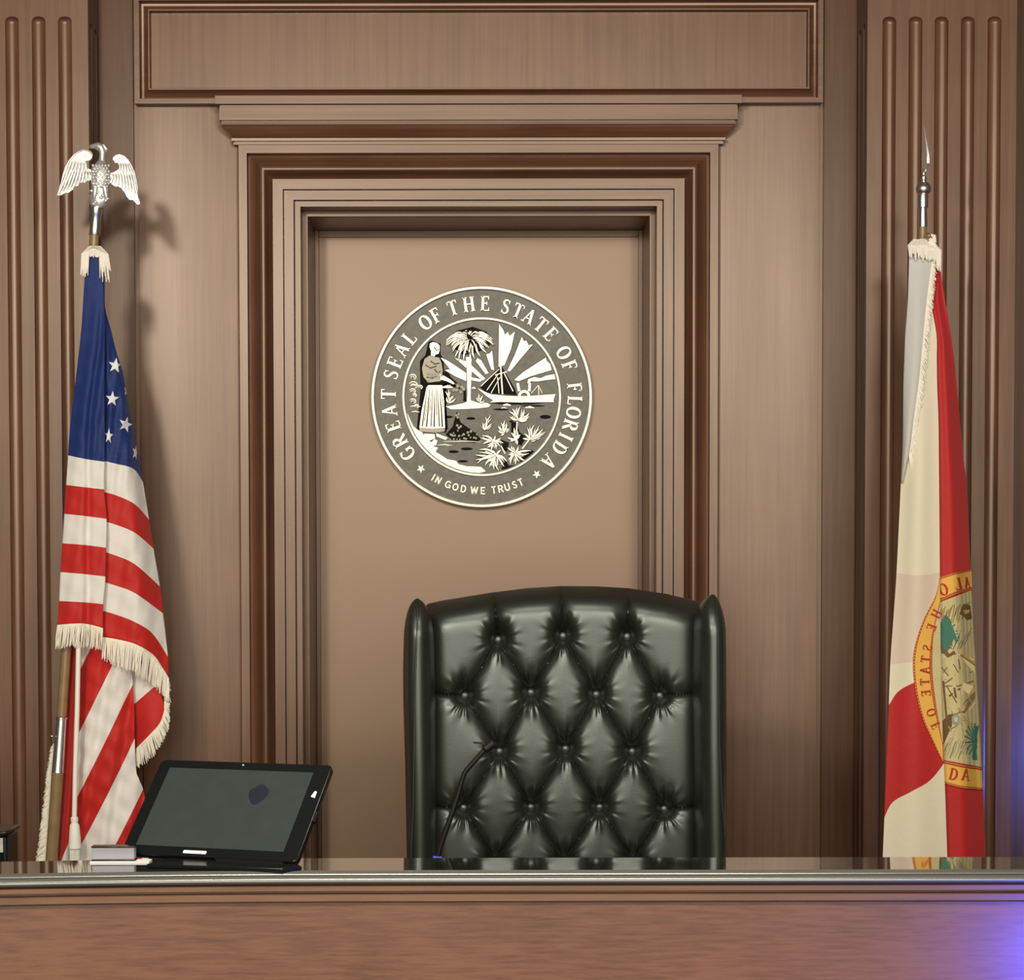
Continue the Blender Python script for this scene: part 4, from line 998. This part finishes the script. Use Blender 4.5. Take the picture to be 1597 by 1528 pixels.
wing_e(RW, None, fr)

# Florida flag ----------------------------------------------------
YG = 4.94
b0 = P(1440, 352, YG); pb = Vector((b0.x - 0.01, YG, 0))
flf = thing('florida_flag', (pb.x, YG, 0), 'cream and red Florida flag with yellow seal band on a spear-topped pole', 'flag')
FL = [(1417, 381), (1418, 408), (1416, 468), (1412, 522), (1409, 598), (1408, 692), (1404.6, 760), (1398, 896), (1388.6, 1031), (1386, 1099), (1382, 1199), (1379, 1279), (1376.6, 1339), (1373, 1440)]
FM = [(1459, 400), (1459.5, 419), (1452, 468), (1456, 495), (1460, 522), (1461, 598), (1463, 655), (1464, 749), (1465.5, 920), (1467, 1040), (1471.7, 1191), (1473.7, 1239), (1477, 1339), (1480, 1440)]
FR = [(1463, 400), (1466, 419), (1476.5, 484), (1486, 541), (1495.5, 636), (1501, 700), (1508, 760), (1514, 888), (1519.6, 1000), (1525.5, 1091), (1529.5, 1159), (1533.5, 1239), (1537.5, 1339), (1541, 1440)]
GE = [(1456, 381), (1455, 408), (1446, 468), (1437, 560), (1433, 598), (1425, 655), (1418, 711), (1408, 752)]     # edge of the grey back side
SW = lambda y: min(1, max(0.12, (y - 400) / 350))
def yfl(x, y, u=0.0):
    a, b_ = interp(FL, y), interp(FM, y); q = (x - a) / max(b_ - a, 1)
    return YG - 0.020 - 0.022 * SW(y) * math.sin(max(0, min(1, q)) * PI * 0.75) + 0.004 * SW(y) * math.sin(q * 8 + 1)
def yfr(x, y, u=0.0):
    a, b_ = interp(FM, y), interp(FR, y); q = max(0, min(1, (x - a) / max(b_ - a, 1)))
    return YG - 0.012 + 0.045 * SW(y) * q * q - 0.012 * SW(y) * math.sin(q * PI) + 0.003 * math.sin(q * 10)
ys = [400, 430, 468, 522, 560, 598, 655, 711, 760, 830, 900, 970, 1031, 1099, 1150, 1199, 1239, 1279, 1339, 1440]
C1 = [(1376, 1105), (1386, 1099), (1400, 1079), (1424, 1065), (1450, 1058), (1475, 1055)]; C2 = [(1370, 1290), (1379, 1275), (1392, 1251), (1420, 1235), (1448, 1219), (1466, 1199), (1472, 1190), (1480, 1180)]
yat = lambda c, x: interp([(b_, a) for a, b_ in c], x)
def tl(x, y):
    # a smooth coordinate crossing 0.5 at the borders of the red diagonal
    a, b_ = yat(C1, x), yat(C2, x)
    d = min(y - a, b_ - y)
    return (0.5 + max(-0.45, min(1.0, d / 20.0)), 0.5 - max(-0.4, min(0.4, min(y - 897 + (x - 1430) ** 2 * 0.004, 1036 - (x - 1388) * .1 - y) / 30.0)))
C1, C2 = resample(C1, 30), resample(C2, 30)
cl = MB()
patch(cl, [(0, [(interp(FL, y), y), ((interp(FL, y) + interp(FM, y)) / 2, y), (interp(FM, y) + 0.5, y)]) for y in ys], 60, 3, yfl, tl)
patch(cl, [(1, [(interp(FM, y) - 4, y), ((interp(FM, y) + interp(FR, y)) / 2, y), (interp(FR, y), y)]) for y in ys], 24, 10, yfr, lambda x, y: 1.5)
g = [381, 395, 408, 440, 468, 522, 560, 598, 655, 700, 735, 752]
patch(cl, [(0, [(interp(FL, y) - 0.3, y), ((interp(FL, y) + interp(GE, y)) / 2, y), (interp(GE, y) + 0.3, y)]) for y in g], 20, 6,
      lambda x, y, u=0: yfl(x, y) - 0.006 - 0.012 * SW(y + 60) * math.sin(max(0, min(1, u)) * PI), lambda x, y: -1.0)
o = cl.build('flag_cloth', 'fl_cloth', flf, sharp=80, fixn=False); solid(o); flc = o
fringe('fringe', [(1455, 400), (1446, 468), (1437, 560), (1433, 598), (1425, 655), (1418, 711)], [(1461, 408), (1455, 476), (1444, 575), (1439, 618), (1430, 678), (1421, 730)], lambda x, y: yfl(x, y) - 0.004, flc, step=1.2, band=4, seed=11)
m = MB(); rn = random.Random(21)
for i in range(34):
    s_ = i / 33; x0 = lerp(1418, 1466, s_); y0 = 380 + rn.uniform(-3, 3) + (4 if s_ > .6 else 0)
    y1 = y0 + rn.uniform(14, 26) + (14 if s_ > 0.85 else 0)
    m.tube([P(lerp(x0, 1441, .35), y0 - 3, YG - 0.028), P(x0, y0 + 5, YG - 0.045), P(x0 + rn.uniform(-1, 2), y1, YG - 0.040)], [0.005, 0.0045, 0.0016], 7)
m.tube([P(1450, 372, YG - 0.03), P(1455, 380, YG - 0.035), P(1462, 392, YG - 0.035), P(1468, 406, YG - 0.035)], [0.004, 0.007, 0.006, 0.002], 8)
m.tube([P(1449, 366, YG - 0.03), P(1457, 368, YG - 0.035), P(1457, 378, YG - 0.035)], [0.003, 0.005, 0.006], 8)
m.build('heading_ties', 'cream', flc)
m = MB(); c0 = P(1447.5, 368, YG - 0.035); rad = 0.0058
m.tube([c0 + Vector((rad * math.cos(t), 0, rad * math.sin(t))) for t in [2 * PI * i / 20 for i in range(21)]], 0.0016, 8); m.build('grommet', 'brass', flc)
# print of the seal, reversed because the back of the cloth shows
pr = MB()
OC = [(1465.6, 900), (1459.7, 928), (1440, 967.6), (1427, 1007.5), (1424, 1039), (1428, 1079), (1438, 1119), (1452, 1151), (1471, 1190)]
IC = [(1465.6, 944), (1464, 950), (1459, 972), (1455, 1000), (1453.7, 1039), (1456, 1070), (1460, 1100), (1465, 1130), (1470, 1158)]
def offp(A, B, t, n=40):
    a, b_ = resample(A, n), resample(B, n); return [(lerp(p[0], q[0], t), lerp(p[1], q[1], t)) for p, q in zip(a, b_)]
def band(m, A, B, t0, t1, yf, d, mi, n=40, dash=False):
    a, b_ = offp(A, B, t0, n), offp(A, B, t1, n)
    for i in range(n):
        if dash and i % 2: continue
        m.prism([a[i], a[i + 1], b_[i + 1], b_[i]], lambda x, y: P(x, y, yf(x, y) - d), lambda x, y: P(x, y, yf(x, y) - d + 0.0012), mi)
TO, TI = [(1466, 899), (1490, 892), (1514.5, 887)], [(1466, 939), (1490, 928), (1516, 920)]
BO, BI = [(1472.5, 1222), (1500, 1229), (1533, 1232)], [(1471.7, 1185), (1500, 1191), (1531, 1196)]
SI = [(1464, 950), (1459, 972), (1455, 1000), (1453.7, 1039), (1456, 1070), (1460, 1100), (1465, 1130), (1470, 1158)]
SFM = [(min(interp(FM, y), interp(FM, y)), y) for x, y in SI]
band(pr, SI, [(interp(FM, y), y) for x, y in SI], 0, 1, yfl, 0.0030, 4, 24)
for A, B, yf in ((OC, IC, yfl), (TO, TI, yfr), (BO, BI, yfr)):
    n = 60 if A is OC else 26
    band(pr, A, B, 0, 1, yf, 0.0032, 0, n)
    for t0, t1 in ((0.0, 0.10), (0.86, 1.0)): band(pr, A, B, t0, t1, yf, 0.0042, 1, n)
    for t0, t1 in ((0.03, 0.07), (0.91, 0.95)): band(pr, A, B, t0, t1, yf, 0.0050, 0, n * 2, dash=True)
PT, PB = [(interp(FM, 938) + .5, 939), (1490, 928), (1516, 920)], [(1471.7, 1185), (1500, 1191), (1531, 1196)]
def picrow(t):
    y0, y1 = lerp(939, 1185, t), lerp(920, 1196, t)
    return [(interp(FM, y0) + .3, y0), ((interp(FM, y0) + interp(FR, y1)) / 2, (y0 + y1) / 2), (interp(FR, y1) - .2, y1)]
for i in range(30):
    band(pr, picrow(i / 30), picrow((i + 1) / 30), 0, 1, yfr, 0.0028, 2, 10)
FP = lambda d: (lambda x, y: P(x, y, yfr(x, y) - d))
zp = lambda x, y: (1390 + x / 3.818, 860 + y / 3.818)
def pline(pts, w, mi, d=0.004): pr.ribbon([zp(*p) for p in pts], w / 3.818, FP(d), FP(d - 0.001), mi)
def ppoly(pts, mi, d=0.0038): pr.prism([zp(*p) for p in pts], FP(d), FP(d - 0.001), mi)
rn = random.Random(4)
for i in range(16):                    # sky hatching
    x = 300 + i * 11; pline([(x, 345 + rn.uniform(-15, 15) - i * 3), (x - 22, 400 + rn.uniform(0, 60) - i * 3)], 3.5, 6)
for i in range(14):
    x = 395 + i * 7; y = 470 + rn.uniform(-30, 60); pline([(x, y), (x - 30, y + 60)], 3.5, 7 if i % 2 else 6)
for i in range(26):
    x = 325 + (i % 13) * 16; y = 1150 + (i // 13) * 45 + rn.uniform(-20, 20)
    if x < 510: pline([(x + 12, y - 25), (x - 8, y + 25)], 4, 7 if i % 3 else 6)
ppoly([(405, 370), (430, 310), (470, 320), (480, 400), (450, 410), (430, 385)], 6, 0.0042); ppoly([(428, 350), (470, 345), (462, 365), (440, 372)], 3, 0.0048)
ppoly([(292, 430), (320, 375), (350, 400), (365, 450), (410, 510), (400, 535), (370, 520), (360, 560), (330, 600), (300, 610), (290, 560)], 5)
for i in range(12):
    a = i * 0.55; pline([(335, 480), (335 + 60 * math.cos(a), 490 + 80 * math.sin(a))], 8, 5, 0.0044)
pline([(290, 560), (340, 620), (380, 600)], 26, 6, 0.0041)
pline([(350, 560), (420, 610), (500, 665)], 10, 3, 0.0052); pline([(350, 570), (420, 622), (500, 677)], 5, 6, 0.0053)
ppoly([(300, 640), (400, 610), (490, 640), (500, 720), (380, 740), (300, 720)], 4, 0.0035); 
for a, b_ in (((300, 690), (340, 740)), ((310, 720), (330, 690)), ((370, 670), (400, 720)), ((400, 640), (410, 700))): pline([a, b_], 5, 6, 0.0046)
pline([(310, 790), (360, 755), (480, 715)], 6, 6, 0.005); pline([(310, 800), (400, 800), (490, 770)], 6, 6, 0.005); pline([(320, 760), (500, 800)], 4, 6, 0.005)
ppoly([(310, 820), (430, 780), (490, 800), (400, 960), (330, 930)], 2, 0.0042)
pline([(330, 800), (390, 900)], 6, 6, 0.005); pline([(345, 860), (410, 815)], 12, 6, 0.005); pline([(375, 810), (385, 870)], 12, 6, 0.005); pline([(310, 770), (330, 1000)], 12, 6, 0.005)
ppoly([(400, 960), (440, 890), (500, 830), (500, 870), (440, 960), (390, 1040), (350, 1060), (310, 1150), (305, 1010), (340, 970)], 6, 0.0046)
for x, y in ((360, 950), (400, 930), (430, 900), (460, 870), (340, 1040)): pline([(x, y), (x + 18, y + 28)], 7, 3, 0.0054)
pr.prism([zp(385 + 26 * math.cos(t), 1000 + 32 * math.sin(t)) for t in [2 * PI * i / 20 for i in range(20)]], FP(0.0052), FP(0.004), 7)
pr.prism([zp(385 + 12 * math.cos(t), 1000 + 16 * math.sin(t)) for t in [2 * PI * i / 20 for i in range(20)]], FP(0.0058), FP(0.005), 4)
pline([(330, 1180), (390, 1040), (500, 900)], 5, 4, 0.0056)
for i in range(11):
    a = -1.9 + i * 0.36; pline([(500, 1130), (500 + 62 * math.cos(PI + a), 1130 + 110 * math.sin(a - .2))], 9, 5, 0.005)
pline([(500, 1040), (495, 1240)], 26, 5, 0.0048)
for i in range(9): pline([(440 + rn.uniform(-30, 50), 960 + rn.uniform(0, 200)), (470 + rn.uniform(-30, 40), 990 + rn.uniform(0, 200))], 4, 3, 0.0044)
# reversed letters
FLp = lambda d: (lambda x, y: P(x, y, yfl(x, y) - d))
for ch, x, y, rot, h in (('O', 310, 225, -0.35, 19), ('L', 400, 192, -0.22, 19), ('A', 453, 184, -0.12, 17)):
    letter(pr, ch, *zp(x, y), h, rot, FP(0.0056), FP(0.0045), mirror=True, mi=1, wide=0.85 if ch != 'A' else 0.6)
for ch, x, y, rot, h in (('D', 372, 1325, PI + 0.22, 18), ('A', 445, 1328, PI + 0.12, 18)):
    letter(pr, ch, *zp(x, y), h, rot - PI, FP(0.0056), FP(0.0045), mirror=(ch != 'D'), mi=1, wide=0.9)
for ch, x, y, rot in (('H', 268, 370, -1.12), ('E', 240, 450, -1.20), ('S', 215, 572, -1.36), ('T', 205, 640, -1.45), ('A', 200, 705, -1.52), ('T', 200, 775, -1.60), ('E', 207, 842, -1.68), ('O', 238, 958, -1.90), ('F', 265, 1035, -2.02)):
    letter(pr, ch, *zp(x, y), 14.5, rot, FLp(0.0056), FLp(0.0045), mirror=True, mi=1, wide=0.95)
pr.build('seal_print', ['yellow', 'print_red', 'print_pale', 'print_ochre', 'print_pale', 'print_green', 'print_brown', 'print_grey'], flc, fixn=False)
# pole and finial
m = MB(); m.tube([P(1439, 352, YG), (pb.x, pb.y, 0.0)], [0.010, 0.014], 20); pole = m.build('pole', 'oak', flf)
m = MB(); m.lathe(P(1439.2, 354, YG), (0, 0, 1), [(0, 0.001), (0, 0.0105), (0.003, 0.0108), (0.045, 0.0095), (0.047, 0.0125), (0.072, 0.0130), (0.078, 0.012), (0.079, 0.001)], 24); m.build('collar', 'chrome', pole)
m = MB(); m.lathe(P(1440, 306, YG), (0.01, 0, 1), [(0, 0.001), (0, 0.013), (0.004, 0.010), (0.007, 0.014), (0.010, 0.0172), (0.016, 0.0186), (0.022, 0.0180), (0.030, 0.0135), (0.034, 0.008), (0.036, 0.005), (0.040, 0.0072), (0.046, 0.0070), (0.049, 0.0040), (0.052, 0.0036), (0.056, 0.0046), (0.060, 0.003), (0.066, 0.001)], 24)
m.build('ball_finial', 'chrome', pole)
m = MB(); a0, a1 = P(1444.5, 266, YG), P(1441, 196, YG)
m.prism([(0, 0), (0.12, 0.024), (0.30, 0.028), (1, 0), (0.30, -0.028), (0.12, -0.024)], lambda t, w: a0.lerp(a1, t) + Vector((-0.0030 * (1 - t) - 0.0004, w, 0)), lambda t, w: a0.lerp(a1, t) + Vector((0.0030 * (1 - t) + 0.0004, w, 0)))
m.tube([P(1441, 272, YG), P(1443, 268, YG), a0], [0.003, 0.003, 0.002], 8); m.build('spearhead', 'silver', pole)
m = MB(); m.lathe((pb.x, YG, 0), (0, 0, 1), [(0.0, 0.001), (0.0, 0.15), (0.02, 0.15), (0.04, 0.10), (0.06, 0.04), (0.16, 0.03), (0.16, 0.001)], 32); m.build('floor_stand', 'brass', flf)
